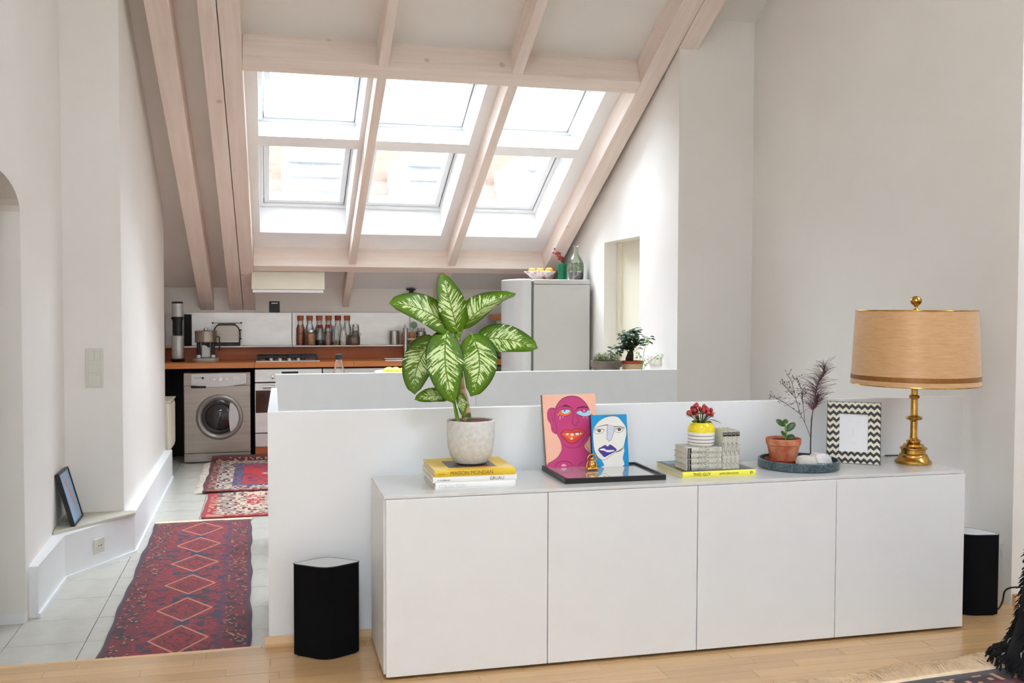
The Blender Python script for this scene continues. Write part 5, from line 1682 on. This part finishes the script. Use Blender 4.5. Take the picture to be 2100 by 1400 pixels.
mb.ball((0, -0.0085, 0.0455), (0.0016, 0.002, 0.0018), 6, 5)
mb.build('body', 'gold', fg, angle=1.2)
MB().tube([(-0.013, -0.001, 0.0615), (0, -0.001, 0.0635), (0.013, -0.001, 0.0615)], [0.003, 0.0042, 0.003], 8).build('raised_ingot', 'gold', fg)

for pa, ph, pn in ((a1, A1H, 46), (a2, A2H, 34)):
    cb_ = MB()
    for i in range(pn):
        z_ = ph * (i + 0.5) / pn
        cb_.box(-0.0012, -0.0012, z_ - ph / pn * 0.3, 0.0022, 0.010, z_ + ph / pn * 0.3)
    o = cb_.build('stitched_edge', 'black', pa)
    o['kind'] = 'stuff'

# ---- THIS GUY, the eight small books, vase
bg = book('book', 'lemon yellow spined large book under the small grey books', 'book', 1.181, 0.103, T, 0.316, 0.268, 0.0235, 'lemonbook', None, spine='lemonbook')
MB().box(0.0005, 0.002, 0.0235, 0.3155, 0.267, 0.0238).build('cover_photo', 'darkcover', bg)
MB().box(0.02, 0.19, 0.0238, 0.10, 0.25, 0.0240).build('cover_print', plain('blue_print', S(120, 158, 176), 0.5), bg)
text('THIS GUY', 0.0185, 'ink', bg, (0.043, -0.0028, 0.0055), sx=0.95)
text('JAMIE FERGUSON', 0.0105, 'ink', bg, (0.158, -0.0028, 0.008), sx=1.0)
MB().lathe([(0.0058, 0), (0.0058, 0.0003)], n=20).build('logo', 'ink', bg, Matrix.Translation((0.297, -0.0026, 0.012)) @ Matrix.Rotation(PI / 2, 4, 'X'))
MB().box(-0.0024, -0.0006, -0.0032, 0.0024, 0.0, 0.0032).build('logo_letter', 'lemonbook', bg, Matrix.Translation((0.297, -0.0028, 0.012)))
GZ = T + 0.0239
BW, BD, BTk = 0.153, 0.116, 0.0226


def grey_book(label, loc, rot, thick):
    t = book('small_book', label, 'book', 0, 0, 0, BW, BD, thick, 'mappaper', 'small grey patterned books')
    t.location = loc
    t.rotation_euler = rot
    lb = MB()
    lb.box(0.0045, -0.0032, 0.001, 0.021, -0.0022, thick - 0.001)
    lab = lb.build('spine_label', 'black', t)
    MB().box(0.0065, -0.0036, 0.002, 0.0075, -0.0031, thick - 0.002).build('band', 'offwhite', lab)
    MB().box(0.0115, -0.0036, 0.002, 0.0135, -0.0031, thick - 0.002).build('band', 'offwhite', lab)
    return t


for i, lb in enumerate(('bottom grey patterned book of the lying pile on the yellow book', 'second lying grey patterned book from the bottom of its pile', 'third lying grey patterned book from the bottom of its pile', 'topmost lying grey patterned book under the yellow striped vase')):
    grey_book(lb, (1.207 + RN.uniform(-0.001, 0.001), 0.128 + RN.uniform(-0.001, 0.001), GZ + i * BTk), (0, 0, 0), BTk - 0.0003)
ST = 0.0187
for i, lb in enumerate(('standing grey patterned book touching the lying pile', 'second standing grey patterned book from the lying pile', 'third standing grey patterned book from the lying pile', 'last standing grey patterned book nearest the terracotta pot')):
    # upright: length becomes height, spine stays towards -Y
    grey_book(lb, (1.3635 + (i + 1) * ST - 0.0004, 0.128, GZ + BW), (0, PI / 2, 0), ST - 0.0003).rotation_euler = (0, PI / 2, 0)
for o in list(bpy.data.objects):
    if o.name.startswith('small_book') and abs(o.rotation_euler[1]) > 1:
        o.rotation_euler = (0, PI / 2, 0)
        o.location.x -= ST - 0.0003
VZ = GZ + 4 * BTk - 0.0002
va = thing('flower_vase', 'yellow and white striped vase on the pile of grey books', 'vase', (1.300, 0.190, VZ))
MB().lathe([(0.0, 0.0), (0.046, 0.0), (0.052, 0.005), (0.0545, 0.016), (0.0545, 0.056)], n=48).build('body', 'whiteglaze', va)
MB().lathe([(0.0545, 0.056), (0.0545, 0.064), (0.052, 0.078), (0.046, 0.089), (0.042, 0.094), (0.039, 0.094), (0.042, 0.086), (0.048, 0.07), (0.0, 0.062)], n=48, caps=False).build('glazed_top', 'yellow', va)
for z in (0.014, 0.027, 0.041):
    MB().lathe([(0.0547, z), (0.0551, z + 0.0006), (0.0551, z + 0.0016), (0.0547, z + 0.0022)], n=48, caps=False).build('stripe', 'black', va)
fl = thing('berry_posy', 'posy of red berries and green leaves in the striped vase', 'flowers', (1.300, 0.190, VZ + 0.065))
stm, bry, lfs = MB(), [], MB()
for i in range(26):
    a = i * 2.39996
    r = 0.008 + 0.047 * math.sqrt((i + 0.5) / 26)
    h = 0.084 - 9.0 * r * r + RN.uniform(-0.012, 0.010)
    e = Vector((r * math.cos(a) - 0.003, r * 0.8 * math.sin(a), h))
    stm.tube([(0, 0, 0.0), (e.x * 0.4, e.y * 0.4, 0.035), e], 0.0013, 5)
    k_ = RN.uniform(0.9, 1.3)
    MB().lathe([(0.0, -0.003 * k_), (0.0060 * k_, 0.0), (0.0082 * k_, 0.006 * k_), (0.0058 * k_, 0.012 * k_), (0.0, 0.016 * k_)], tuple(e), 12).build('berry', 'berry' if i % 5 else 'drieberry', fl)
    for q in range(4):
        b = RN.random() * 2 * PI
        leaflet(lfs, e - Vector((0, 0, 0.004)), (math.cos(b), math.sin(b), 0.2), (0, 0, 1), 0.019, 0.011)
stm.build('stems', 'green', fl)
o = lfs.build('sepals', 'green', fl)
o['kind'] = 'stuff'
for d, c, Ln in (((1, -0.4, -0.15), (0.025, -0.012, 0.040), 0.055), ((-1, -0.5, 0.05), (-0.02, -0.015, 0.038), 0.042), ((0.3, -1, 0.0), (0.01, -0.02, 0.036), 0.035), ((1, 0.2, 0.4), (0.02, 0, 0.05), 0.05), ((-0.5, 0.8, 0.3), (-0.01, 0.02, 0.05), 0.04)):
    l_ = MB()
    leaflet(l_, c, d, (0, 0, 1), Ln, Ln * 0.45)
    l_.build('leaf', 'green', fl)

# ---- marble tray and what stands on it
mtx, mty = 1.768, 0.238
ty = thing('marble_tray', 'round dark green marble tray with low rim', 'tray', (mtx, mty, T))
MB().lathe([(0.0, 0.0), (0.160, 0.0), (0.166, 0.003), (0.167, 0.034), (0.164, 0.037), (0.158, 0.037), (0.156, 0.010), (0.0, 0.009)], n=72).build('tray', 'marble', ty)
TZ = T + 0.0092
sa = thing('saucer', 'terracotta saucer under the small plant pot', 'saucer', (1.716, 0.272, TZ))
MB().lathe([(0.0, 0.0), (0.062, 0.0), (0.077, 0.024), (0.073, 0.025), (0.061, 0.006), (0.0, 0.005)], n=44).build('saucer', 'saucer', sa)
tc_ = thing('terracotta_pot', 'small weathered terracotta flower pot on the tray', 'plant pot', (1.716, 0.272, TZ + 0.0052))
MB().lathe([(0.0, 0.0), (0.050, 0.0), (0.052, 0.003), (0.067, 0.076), (0.0715, 0.080), (0.0735, 0.104), (0.071, 0.106), (0.067, 0.103), (0.064, 0.082), (0.0, 0.080)], n=48).build('pot', 'terracotta', tc_)
MB().lathe([(0.0, 0.098), (0.03, 0.097), (0.066, 0.095)], n=30, caps=False).build('soil', 'soil', tc_)
jp = thing('jade_cutting', 'small jade plant cutting with rounded leaves in terracotta pot', 'plant', (1.725, 0.268, TZ + 0.0052 + 0.096))
MB().tube(smooth_line([(0, 0, 0), (0.002, 0, 0.03), (-0.004, 0, 0.06), (-0.003, 0, 0.075)], 4), [0.004] * 8 + [0.003] * 5, 8).build('stem', 'petiole', jp)
for c, d, Ln, Wd in (((-0.004, 0, 0.066), (-0.9, -0.1, 0.35), 0.050, 0.034), ((-0.002, 0.0, 0.040), (0.75, -0.2, 0.65), 0.052, 0.030), ((0.0, -0.002, 0.024), (-0.9, -0.35, 0.3), 0.036, 0.026), ((0.0, -0.002, 0.012), (0.8, -0.5, 0.15), 0.036, 0.026), ((-0.003, 0, 0.07), (0.4, 0.6, 0.5), 0.03, 0.022)):
    q = Vector(d).normalized()
    up = Vector((0.1, -0.8, 0.6)) if q.x < 0 else Vector((-0.2, -0.8, 0.5))
    side = q.cross(up).normalized()
    nn = side.cross(q).normalized()
    rot = Matrix((q, side, nn)).transposed()
    MB().ball(Vector(c) + q * (Ln / 2), (Ln / 2, Wd / 2, 0.003), 18, 10, rot=rot).build('leaf', 'green', jp)
tl = thing('tealight_stone', 'rounded pale stone candle holder at the front of the tray', 'candle holder', (1.748, 0.142, TZ))
MB().lathe([(0.0, 0.0), (0.030, 0.0), (0.040, 0.012), (0.042, 0.032), (0.035, 0.049), (0.022, 0.053), (0.0185, 0.047), (0.0, 0.045)], n=36, sx=1.08, sy=0.95).build('holder', 'ceramic', tl)
MB().lathe([(0.0, 0.0455), (0.017, 0.0455), (0.017, 0.0495), (0.0, 0.0485)], n=24).build('candle', 'whiteglaze', tl)
cr = thing('crystal_dish', 'frosted white crystal block on the right of the tray', 'crystal', (1.838, 0.185, TZ))
bm = bmesh.new()
bmesh.ops.create_icosphere(bm, subdivisions=2, radius=1.0)
for v in bm.verts:
    k_ = 1 + 0.16 * math.sin(v.co.x * 5 + v.co.y * 3) * math.cos(v.co.z * 4)
    v.co = Vector((v.co.x * 0.056 * k_, v.co.y * 0.042 * k_, max(-0.0, (v.co.z + 0.55) * 0.036 * k_)))
me = bpy.data.meshes.new('block')
bm.to_mesh(me)
bm.free()
me.materials.append(M['crystal'])
o = bpy.data.objects.new('block', me)
COL.objects.link(o)
o.parent = cr
bd = thing('twig_holder', 'tiny brown bowl holding the dried branch on the tray', 'bowl', (1.858, 0.292, TZ))
MB().lathe([(0.0, 0.0), (0.022, 0.0), (0.034, 0.022), (0.031, 0.024), (0.02, 0.006), (0.0, 0.005)], n=30).build('bowl', 'twig', bd)
db = thing('dried_branch', 'dried branch with a purple plume and tiny seed heads', 'branch', (1.858, 0.292, TZ + 0.0056))
st = MB()
st.tube(smooth_line([(0, 0, 0), (-0.001, 0, 0.07), (0.002, 0, 0.17), (0.012, 0, 0.24), (0.03, 0, 0.33), (0.062, 0.0, 0.405)], 5), [0.0026] * 12 + [0.0018] * 8 + [0.0011] * 6, 6)
fork = (-0.001, 0, 0.098)
ends = []
for pts in ([fork, (-0.03, 0, 0.165), (-0.05, 0.002, 0.20), (-0.075, 0.0, 0.27), (-0.095, 0, 0.34), (-0.12, 0, 0.375)],
            [(-0.05, 0.002, 0.20), (-0.10, -0.01, 0.232), (-0.16, -0.01, 0.268), (-0.205, -0.01, 0.285)],
            [(-0.03, 0, 0.165), (-0.034, 0.01, 0.24), (-0.045, 0.01, 0.31), (-0.072, 0.0, 0.36)],
            [(-0.075, 0, 0.27), (-0.10, 0.01, 0.30), (-0.135, 0.01, 0.335)],
            [(-0.034, 0.01, 0.24), (-0.045, 0.0, 0.275), (-0.042, 0, 0.31)]):
    q = smooth_line(pts, 5)
    st.tube(q, 0.0011, 5)
    ends.append(q)
st.build('stems', 'twig', db)
sdm, sdt = MB(), MB()
for q in ends:
    for i in range(34):
        t = 0.35 + 0.65 * RN.random()
        a = q[int(t * (len(q) - 1))]
        e = a + Vector((RN.uniform(-0.022, 0.022), RN.uniform(-0.015, 0.015), RN.uniform(-0.012, 0.026)))
        sdt.tube([a, e], 0.00045, 3, caps=False)
        sdm.ball(e, RN.uniform(0.0012, 0.0026), 6, 4)
o = sdt.build('seed_stalks', 'twig', db)
o['kind'] = 'stuff'
o = sdm.build('seed_heads', 'twig', db)
o['kind'] = 'stuff'
pm_ = MB()
for i in range(300):
    t = RN.random() ** 1.25
    cx = 0.006 + 0.050 * t + 0.010 * math.sin(t * 9)
    cz = 0.215 + 0.19 * t
    a = RN.random() * 2 * PI
    r = (0.020 + 0.070 * math.sin(PI * (0.10 + 0.80 * t)) * RN.random() ** 0.8)
    d = Vector((math.cos(a) * r, math.sin(a) * r * 0.8, 0.012 + 0.040 * RN.random()))
    b = Vector((cx, 0, cz))
    m_ = b + d * 0.5 + Vector((RN.uniform(-0.006, 0.006), 0, 0.006))
    e_ = b + d + Vector((RN.uniform(-0.004, 0.004), 0, -0.006 * RN.random()))
    pm_.tube([b, m_, e_], [0.0009, 0.0008, 0.0004], 3, caps=False)
    for z_ in (0.45, 0.7, 0.95):
        if RN.random() < 0.62:
            c = b + (e_ - b) * z_
            aa = a + RN.uniform(-1.4, 1.4)
            leaflet(pm_, c, (math.cos(aa), math.sin(aa), RN.uniform(-0.2, 0.7)), (0, 0, 1), RN.uniform(0.006, 0.011), 0.0022)
o = pm_.build('plume', 'plume', db)
o['kind'] = 'stuff'

# ---- chevron photo frame
cf = thing('photo_frame', 'photo frame with black and cream chevron inlay beside the lamp', 'picture frame', (1.952, 0.318, T + 0.0022), math.atan2(-0.121, 0.179))
FW2, FH2 = 0.2165, 0.262
tilt = Matrix.Rotation(-0.13, 4, 'X')
mb = MB()
ring(mb, 0, 0, FW2, FH2, 0.05, 0, 0.016)
mb.v = [(x, z_, yv) for x, yv, z_ in mb.v]
cfm = mb.build('frame', 'chevron', cf, tilt, bevel=0.001)
mb = ring(MB(), -0.002, -0.0015, FW2 + 0.002, FH2 + 0.002, 0.003, 0.0005, 0.017)
mb.v = [(x, z_, yv) for x, yv, z_ in mb.v]
mb.build('edge', 'black', cf, tilt)
MB().box(0.049, 0.006, 0.049, FW2 - 0.049, 0.015, FH2 - 0.049).build('picture', plain('pale_sketch_paper', S(234, 234, 236), 0.35), cf, tilt)
sq = MB()
for pts in ([(0.085, 0.175), (0.095, 0.181), (0.104, 0.176)], [(0.116, 0.173), (0.126, 0.178), (0.136, 0.172)], [(0.100, 0.09), (0.112, 0.085), (0.125, 0.09)], [(0.075, 0.20), (0.11, 0.212), (0.14, 0.203)], [(0.108, 0.15), (0.104, 0.12), (0.114, 0.116)]):
    q = smooth_line([(x, 0.0055, z_) for x, z_ in pts], 4)
    sq.tube(q, 0.0004, 4)
sq.build('sketch_lines', plain('faint_pencil', S(206, 204, 206), 0.7), cf, tilt)
MB().prism([(0.03, 0.0), (0.085, 0.0005), (0.062, 0.17), (0.052, 0.17)], 'x', FW2 / 2 - 0.02, FW2 / 2 + 0.02).build('strut', 'black', cf)

# ---- table lamp
lp = thing('table_lamp', 'brass table lamp with wide golden silk drum shade', 'table lamp', (2.306, 0.212, T))
MB().lathe([(0.0, 0.0), (0.074, 0.0), (0.076, 0.004), (0.075, 0.012), (0.066, 0.020), (0.063, 0.026), (0.060, 0.030)], n=56).build('foot', 'brass', lp)
MB().lathe([(0.060, 0.030), (0.0595, 0.036), (0.0555, 0.042), (0.050, 0.045), (0.050, 0.060), (0.056, 0.064), (0.056, 0.069), (0.043, 0.076), (0.041, 0.084), (0.024, 0.088)], n=56, caps=False).build('stepped_base', 'brass', lp)
MB().lathe([(0.022, 0.086), (0.030, 0.094), (0.030, 0.099), (0.018, 0.108), (0.0155, 0.114), (0.0145, 0.125), (0.0145, 0.182), (0.018, 0.186), (0.033, 0.192), (0.035, 0.197), (0.033, 0.202), (0.018, 0.207), (0.0148, 0.214), (0.0140, 0.278), (0.0205, 0.283), (0.0225, 0.288), (0.0205, 0.293), (0.0140, 0.298), (0.0138, 0.335), (0.016, 0.34)], n=40).build('stem', 'brass', lp)
MB().lathe([(0.016, 0.336), (0.040, 0.342), (0.043, 0.347), (0.030, 0.350), (0.010, 0.350), (0.006, 0.66)], n=36).build('lamp_holder', 'brass', lp)
sh_b, sh_t, z_b, z_t = 0.263, 0.2465, 0.345, 0.660
shd = MB().lathe([(sh_b, z_b), (sh_t, z_t), (sh_t - 0.003, z_t), (sh_b - 0.003, z_b), (sh_b, z_b)], n=96, caps=False).build('shade', 'shade', lp)


def srad(z):
    return sh_b + (sh_t - sh_b) * (z - z_b) / (z_t - z_b)


MB().lathe([(srad(0.366) + 0.0006, 0.366), (srad(0.366) + 0.0014, 0.367), (srad(0.386) + 0.0014, 0.385), (srad(0.386) + 0.0006, 0.386)], n=96, caps=False).build('ribbon_band', 'goldband', shd)
for z_, nm in ((z_b, 'lower_rim'), (z_t, 'upper_rim')):
    MB().lathe([(srad(z_) + 0.0015, z_ - 0.002), (srad(z_) + 0.0022, z_), (srad(z_) + 0.0015, z_ + 0.002), (srad(z_) - 0.004, z_ + 0.001), (srad(z_) - 0.004, z_ - 0.001), (srad(z_) + 0.0015, z_ - 0.002)], n=96, caps=False).build(nm, 'brass', shd)
sp3 = MB()
for i in range(3):
    a = 2 * PI * i / 3 + 0.5
    sp3.tube([(0, 0, z_t - 0.006), ((sh_t - 0.002) * math.cos(a), (sh_t - 0.002) * math.sin(a), z_t - 0.003)], 0.0022, 6)
sp3.build('spider', 'brass', shd)
MB().lathe([(0.011, 0.655), (0.013, 0.662), (0.008, 0.668), (0.0065, 0.676), (0.010, 0.682), (0.018, 0.688), (0.0235, 0.698), (0.0235, 0.705), (0.018, 0.716), (0.008, 0.722), (0.0, 0.7225)], n=32).build('finial', 'brass', lp)
MB().tube(smooth_line([(0.06, 0.03, 0.006), (0.085, 0.06, 0.004), (0.10, 0.13, 0.0032), (0.07, 0.19, 0.0032), (0.0, 0.2, 0.0032)], 6), 0.003, 6).build('cord', 'black', lp)


# ---- loudspeakers with rounded rhombus plan
def speaker(label, loc, rz):
    t = thing('loudspeaker', label, 'speaker', loc, rz)
    c = [(-0.132, 0.006), (0.0, -0.088), (0.132, -0.006), (0.0, 0.088)]
    pts = []
    for i in range(4):
        p0, p1, p2 = Vector(c[i - 1]), Vector(c[i]), Vector(c[(i + 1) % 4])
        r_ = 0.055 if i % 2 else 0.022
        a = p1 + (p0 - p1).normalized() * r_
        b = p1 + (p2 - p1).normalized() * r_
        for k in range(9):
            pts.append(tuple(bez(a, p1, b, k / 8)))
    MB().prism(pts, 'z', 0.004, 0.352, smooth=True).build('cabinet', 'blackmat', t, bevel=0.004)
    ins = [(x * 0.975, yv * 0.965) for x, yv in pts]
    MB().prism(ins, 'z', 0.3505, 0.3545, smooth=True).build('top_plate', plain('pale_grey_plastic', S(208, 210, 208), 0.45), t)
    rim = MB()
    rim.tube([(x, yv, 0.353) for x, yv in pts + pts[:1]], 0.0022, 6)
    rim.build('rim', 'black', t)
    MB().prism([(x * 0.9, yv * 0.9) for x, yv in pts], 'z', 0.0, 0.005).build('foot', 'black', t)
    return t


speaker('black loudspeaker on the floor left of the sideboard', (-0.188, 0.330, 0.0005), -0.06)
speaker('black loudspeaker half hidden behind the right end of the sideboard', (2.585, 0.205, 0.0005), -0.72)
cbk = thing('power_cable', 'black cable looping over the floor beside the right speaker', 'cable', (2.70, 0.15, 0.001))
MB().tube(smooth_line([(-0.004, 0.045, 0.02), (0.008, 0.036, 0.004), (0.03, 0.03, 0.006), (0.055, 0.035, 0.035), (0.065, 0.03, 0.085), (0.10, 0.0, 0.105), (0.18, -0.05, 0.10), (0.3, -0.12, 0.06), (0.45, -0.15, 0.004)], 6), 0.004, 7).build('cable', 'black', cbk)

# ---- switches, wall socket, small picture on the ledge
sw = thing('light_switch', 'column of three white light switches on the pier', 'light switch', (-1.385, 2.7295, 0.965))
MB().box(-0.048, -0.009, -0.115, 0.048, -0.0005, 0.115).build('plate', 'offwhite', sw, bevel=0.003)
for i in range(3):
    z_ = 0.073 - i * 0.073
    if i == 0:
        for a, b in ((-0.034, -0.0007), (0.0007, 0.034)):
            MB().box(a, -0.0135, z_ - 0.03, b, -0.008, z_ + 0.03).build('rocker', 'offwhite', sw, bevel=0.002)
    else:
        MB().box(-0.034, -0.0135, z_ - 0.03, 0.034, -0.008, z_ + 0.03).build('rocker', 'offwhite', sw, bevel=0.002)
dv = Vector((-1.172 + 1.465, 2.726 - 2.21, 0)).normalized()
ws = thing('wall_socket', 'white round wall socket low on the angled plinth', 'socket', (-1.332 + 0.0006 * dv.y, 2.444 - 0.0006 * dv.x, -0.022), math.atan2(dv.y, dv.x))
MB().box(-0.042, -0.009, -0.042, 0.042, 0.0, 0.042).build('plate', 'offwhite', ws, bevel=0.003)
MB().lathe([(0.029, 0.009), (0.029, 0.0105), (0.024, 0.0105), (0.022, 0.004), (0.0, 0.004)], n=32, caps=False).build('well', 'offwhite', ws, Matrix.Rotation(PI / 2, 4, 'X'))
for x in (-0.0095, 0.0095):
    MB().lathe([(0.003, 0.0041), (0.003, 0.0112)], n=10).build('pin_hole', 'dark', ws, Matrix.Rotation(PI / 2, 4, 'X') @ Matrix.Translation((x, 0, 0)))
pf_ = thing('framed_picture', 'small black framed picture with blue ground leaning on the ledge', 'picture frame', (-1.434, 2.345, 0.1125), PI / 2 + 0.01)
lean = Matrix.Rotation(-0.265, 4, 'X')
PWd, PHt = 0.280, 0.305
mb = ring(MB(), 0, 0, PWd, PHt, 0.011, 0, 0.024)
mb.v = [(x, z_, yv) for x, yv, z_ in mb.v]
mb.build('frame', 'black', pf_, lean, bevel=0.001)
MB().box(0.010, 0.006, 0.010, PWd - 0.010, 0.018, PHt - 0.010).build('print', flat('pale_blue_print', S(150, 178, 206)), pf_, lean)
p = Paint(lambda x, y: (x, y), PWd, PHt)
p.poly([(0.42, 0.78), (0.5, 0.86), (0.52, 0.72), (0.62, 0.55), (0.66, 0.35), (0.6, 0.2), (0.55, 0.42), (0.48, 0.58)], flat('coral_print', S(216, 130, 112)))
p.line([(0.3, 0.9), (0.4, 0.75), (0.5, 0.7)], 0.006, flat('rust_print', S(196, 100, 84)))
p.line([(0.56, 0.9), (0.52, 0.78), (0.6, 0.66)], 0.005, flat('sand_print', S(220, 180, 150)))
p.mb.build('printed_figure', p.mats, pf_, lean @ Matrix.Translation((0, 0.0058, 0)))


# ---- rugs
def rug(name, label, loc, rz, hx, hy, mat, wob=0.006, nx=30, ny=60, th=0.008, curl=0.0):
    t = thing(name, label, 'rug', loc, rz)
    mb = MB()
    vs, fs = [], []
    for j in range(ny + 1):
        for i in range(nx + 1):
            x = -hx + 2 * hx * i / nx
            yv = -hy + 2 * hy * j / ny
            e = wob * math.sin(yv * 7.0 + 1.0) + 0.6 * wob * math.sin(yv * 17.0)
            z_ = th + 0.002 * math.sin(x * 9 + yv * 5) * math.sin(yv * 6) + curl * max(0.0, (yv - hy + 0.12) / 0.12) ** 2
            vs.append((x + e, yv + 0.5 * wob * math.sin(x * 11), z_))
    n = nx + 1
    for j in range(ny):
        for i in range(nx):
            fs.append((j * n + i, j * n + i + 1, (j + 1) * n + i + 1, (j + 1) * n + i))
    mb.add(vs, fs, 0, True)
    o = mb.build('pile', mat, t)
    s_ = o.modifiers.new('thickness', 'SOLIDIFY')
    s_.thickness = th - 0.002
    s_.offset = -1
    return t


def fringe(parent, x0, x1, y_, dy, n, mat, wd=0.0022, z0=0.006, along='x', curl=0.35):
    mb = MB()
    for i in range(n):
        x = x0 + (x1 - x0) * (i + RN.uniform(-0.4, 0.4)) / n
        ln = dy * RN.uniform(0.75, 1.1)
        k_ = RN.uniform(-curl, curl) * abs(dy)
        pts = [(x, y_, z0), (x + k_ * 0.3, y_ + ln * 0.5, z0 + 0.002), (x + k_, y_ + ln, 0.002)]
        if along == 'y':
            pts = [(b, a, c) for a, b, c in pts]
        mb.tube(pts, [wd, wd * 0.9, wd * 0.6], 4, caps=False)
    o = mb.build('fringe', mat, parent)
    o['kind'] = 'stuff'
    return o


TF = -0.1495
rn = rug('runner_rug', 'long dark red runner with lozenges on the white tiles', (-0.803, 2.03, TF), 0.012, 0.312, 1.46, runner_mat(0.312), 0.0045)
MB().box(-0.312, 1.452, 0.004, 0.312, 1.478, 0.015).build('braided_end', 'fringe', rn)
fringe(rn, -0.315, 0.315, 1.476, 0.05, 420, 'fringe', 0.003, 0.011)
r2 = rug('kitchen_rug', 'cream and red patterned rug lying under the other kitchen rug', (-0.50, 4.22, TF), 0.0, 0.35, 0.60, medallion_mat('cream_red_rug', 0.35, 0.60, S(206, 186, 160), S(196, 176, 152), S(202, 184, 160), S(168, 30, 42), S(120, 44, 50), S(170, 40, 48)), 0.004, 24, 24, 0.006)
r3 = rug('kitchen_rug', 'bright red kitchen rug with navy medallion before the washing machine', (-0.10, 5.33, TF + 0.004), 0.0, 0.80, 0.785, medallion_mat('bright_red_rug', 0.80, 0.785, S(186, 22, 34), S(204, 190, 168), S(108, 82, 112), S(104, 22, 36), S(52, 50, 92), S(48, 48, 100)), 0.006, 30, 30, 0.008, 0.05)
mb = MB()
for i in range(230):
    yv = -0.785 + 1.53 * (i + RN.uniform(-0.4, 0.4)) / 230
    ln = RN.uniform(0.045, 0.075)
    k_ = RN.uniform(-0.02, 0.02)
    mb.tube([(-0.795, yv, 0.007), (-0.795 - ln * 0.5, yv + k_ * 0.4, 0.008), (-0.795 - ln, yv + k_, 0.003)], [0.003, 0.003, 0.0018], 4, caps=False)
o = mb.build('fringe', 'fringewhite', r3)
o['kind'] = 'stuff'

# large rug at the bottom right, its fringe towards the sideboard
r4 = rug('living_room_rug', 'dark patterned living room rug with a long beige fringe', (1.82, -1.465, 0.001), 0.085, 0.75, 1.00, medallion_mat('dark_wool_rug', 0.75, 1.0, S(120, 36, 40), S(70, 28, 32), S(96, 50, 46), S(42, 24, 26), S(26, 22, 28), S(150, 60, 54)), 0.004, 30, 40, 0.007)
MB().box(-0.75, 0.998, 0.001, 0.75, 1.03, 0.006).build('kilim_end', 'fringe', r4)
mb = MB()
for i in range(760):
    x = -0.75 + 1.5 * (i + RN.uniform(-0.5, 0.5)) / 760
    ph = 0.35 * math.sin(x * 9.0) + 0.2 * math.sin(x * 23 + 1)
    ln = RN.uniform(0.085, 0.125) * (1 + 0.15 * math.sin(x * 13))
    k_ = ph * 0.08 + RN.uniform(-0.018, 0.018)
    h_ = RN.uniform(0.005, 0.016)
    mb.tube([(x, 1.028, 0.005), (x + k_ * 0.4, 1.028 + ln * 0.5, 0.004 + h_), (x + k_, 1.028 + ln, 0.004)], [0.0016, 0.0016, 0.001], 3, caps=False)
o = mb.build('fringe', 'fringe', r4)
o['kind'] = 'stuff'

# black shaggy throw hanging at the right edge
tw = thing('shaggy_throw', 'black shaggy wool throw with white flecks at the right edge', 'throw', (2.42, -0.50, 0.0125))
mb = MB()
prof = [(0.195, 0.0), (0.18, 0.06), (0.16, 0.12), (0.138, 0.20), (0.126, 0.28), (0.112, 0.36), (0.10, 0.44), (0.0, 0.47)]
mb.lathe(prof, n=60)
mb.v = [(x * (1 + 0.09 * math.sin(9 * math.atan2(yv, x) + z_ * 9)), yv * (1 + 0.09 * math.sin(9 * math.atan2(yv, x) + z_ * 9)), z_) for x, yv, z_ in mb.v]
mb.build('cloth', 'throw', tw)
sg, sgw = MB(), MB()
for i in range(2600):
    z_ = RN.random() ** 0.8 * 0.46
    a = RN.uniform(-PI, PI)
    r_ = 0.188 - 0.36 * z_ + 0.36 * z_ * z_
    b = Vector((r_ * math.cos(a), r_ * math.sin(a), z_))
    d = Vector((math.cos(a), math.sin(a), -0.9)) * RN.uniform(0.012, 0.030) + Vector((RN.uniform(-0.012, 0.012), RN.uniform(-0.012, 0.012), 0))
    e = b + d
    e.z = max(e.z, 0.003)
    (sgw if (RN.random() < 0.035 and z_ < 0.33) else sg).tube([b, (b + e) / 2 + Vector((math.cos(a), math.sin(a), 0.3)) * 0.006, e], [0.0026, 0.0026, 0.0012], 3, caps=False)
for i in range(160):
    a = RN.uniform(-PI, PI)
    b = Vector((0.20 * math.cos(a), 0.20 * math.sin(a), 0.05))
    e = Vector((0.235 * math.cos(a), 0.235 * math.sin(a), 0.004)) + Vector((RN.uniform(-0.02, 0.02), RN.uniform(-0.02, 0.02), 0))
    sg.tube([b, (b + e) / 2 + Vector((math.cos(a), math.sin(a), 0.4)) * 0.012, e], 0.0034, 4, caps=False)
o = sg.build('shag', 'throw', tw)
o['kind'] = 'stuff'
o = sgw.build('white_flecks', 'throwwhite', tw)
o['kind'] = 'stuff'
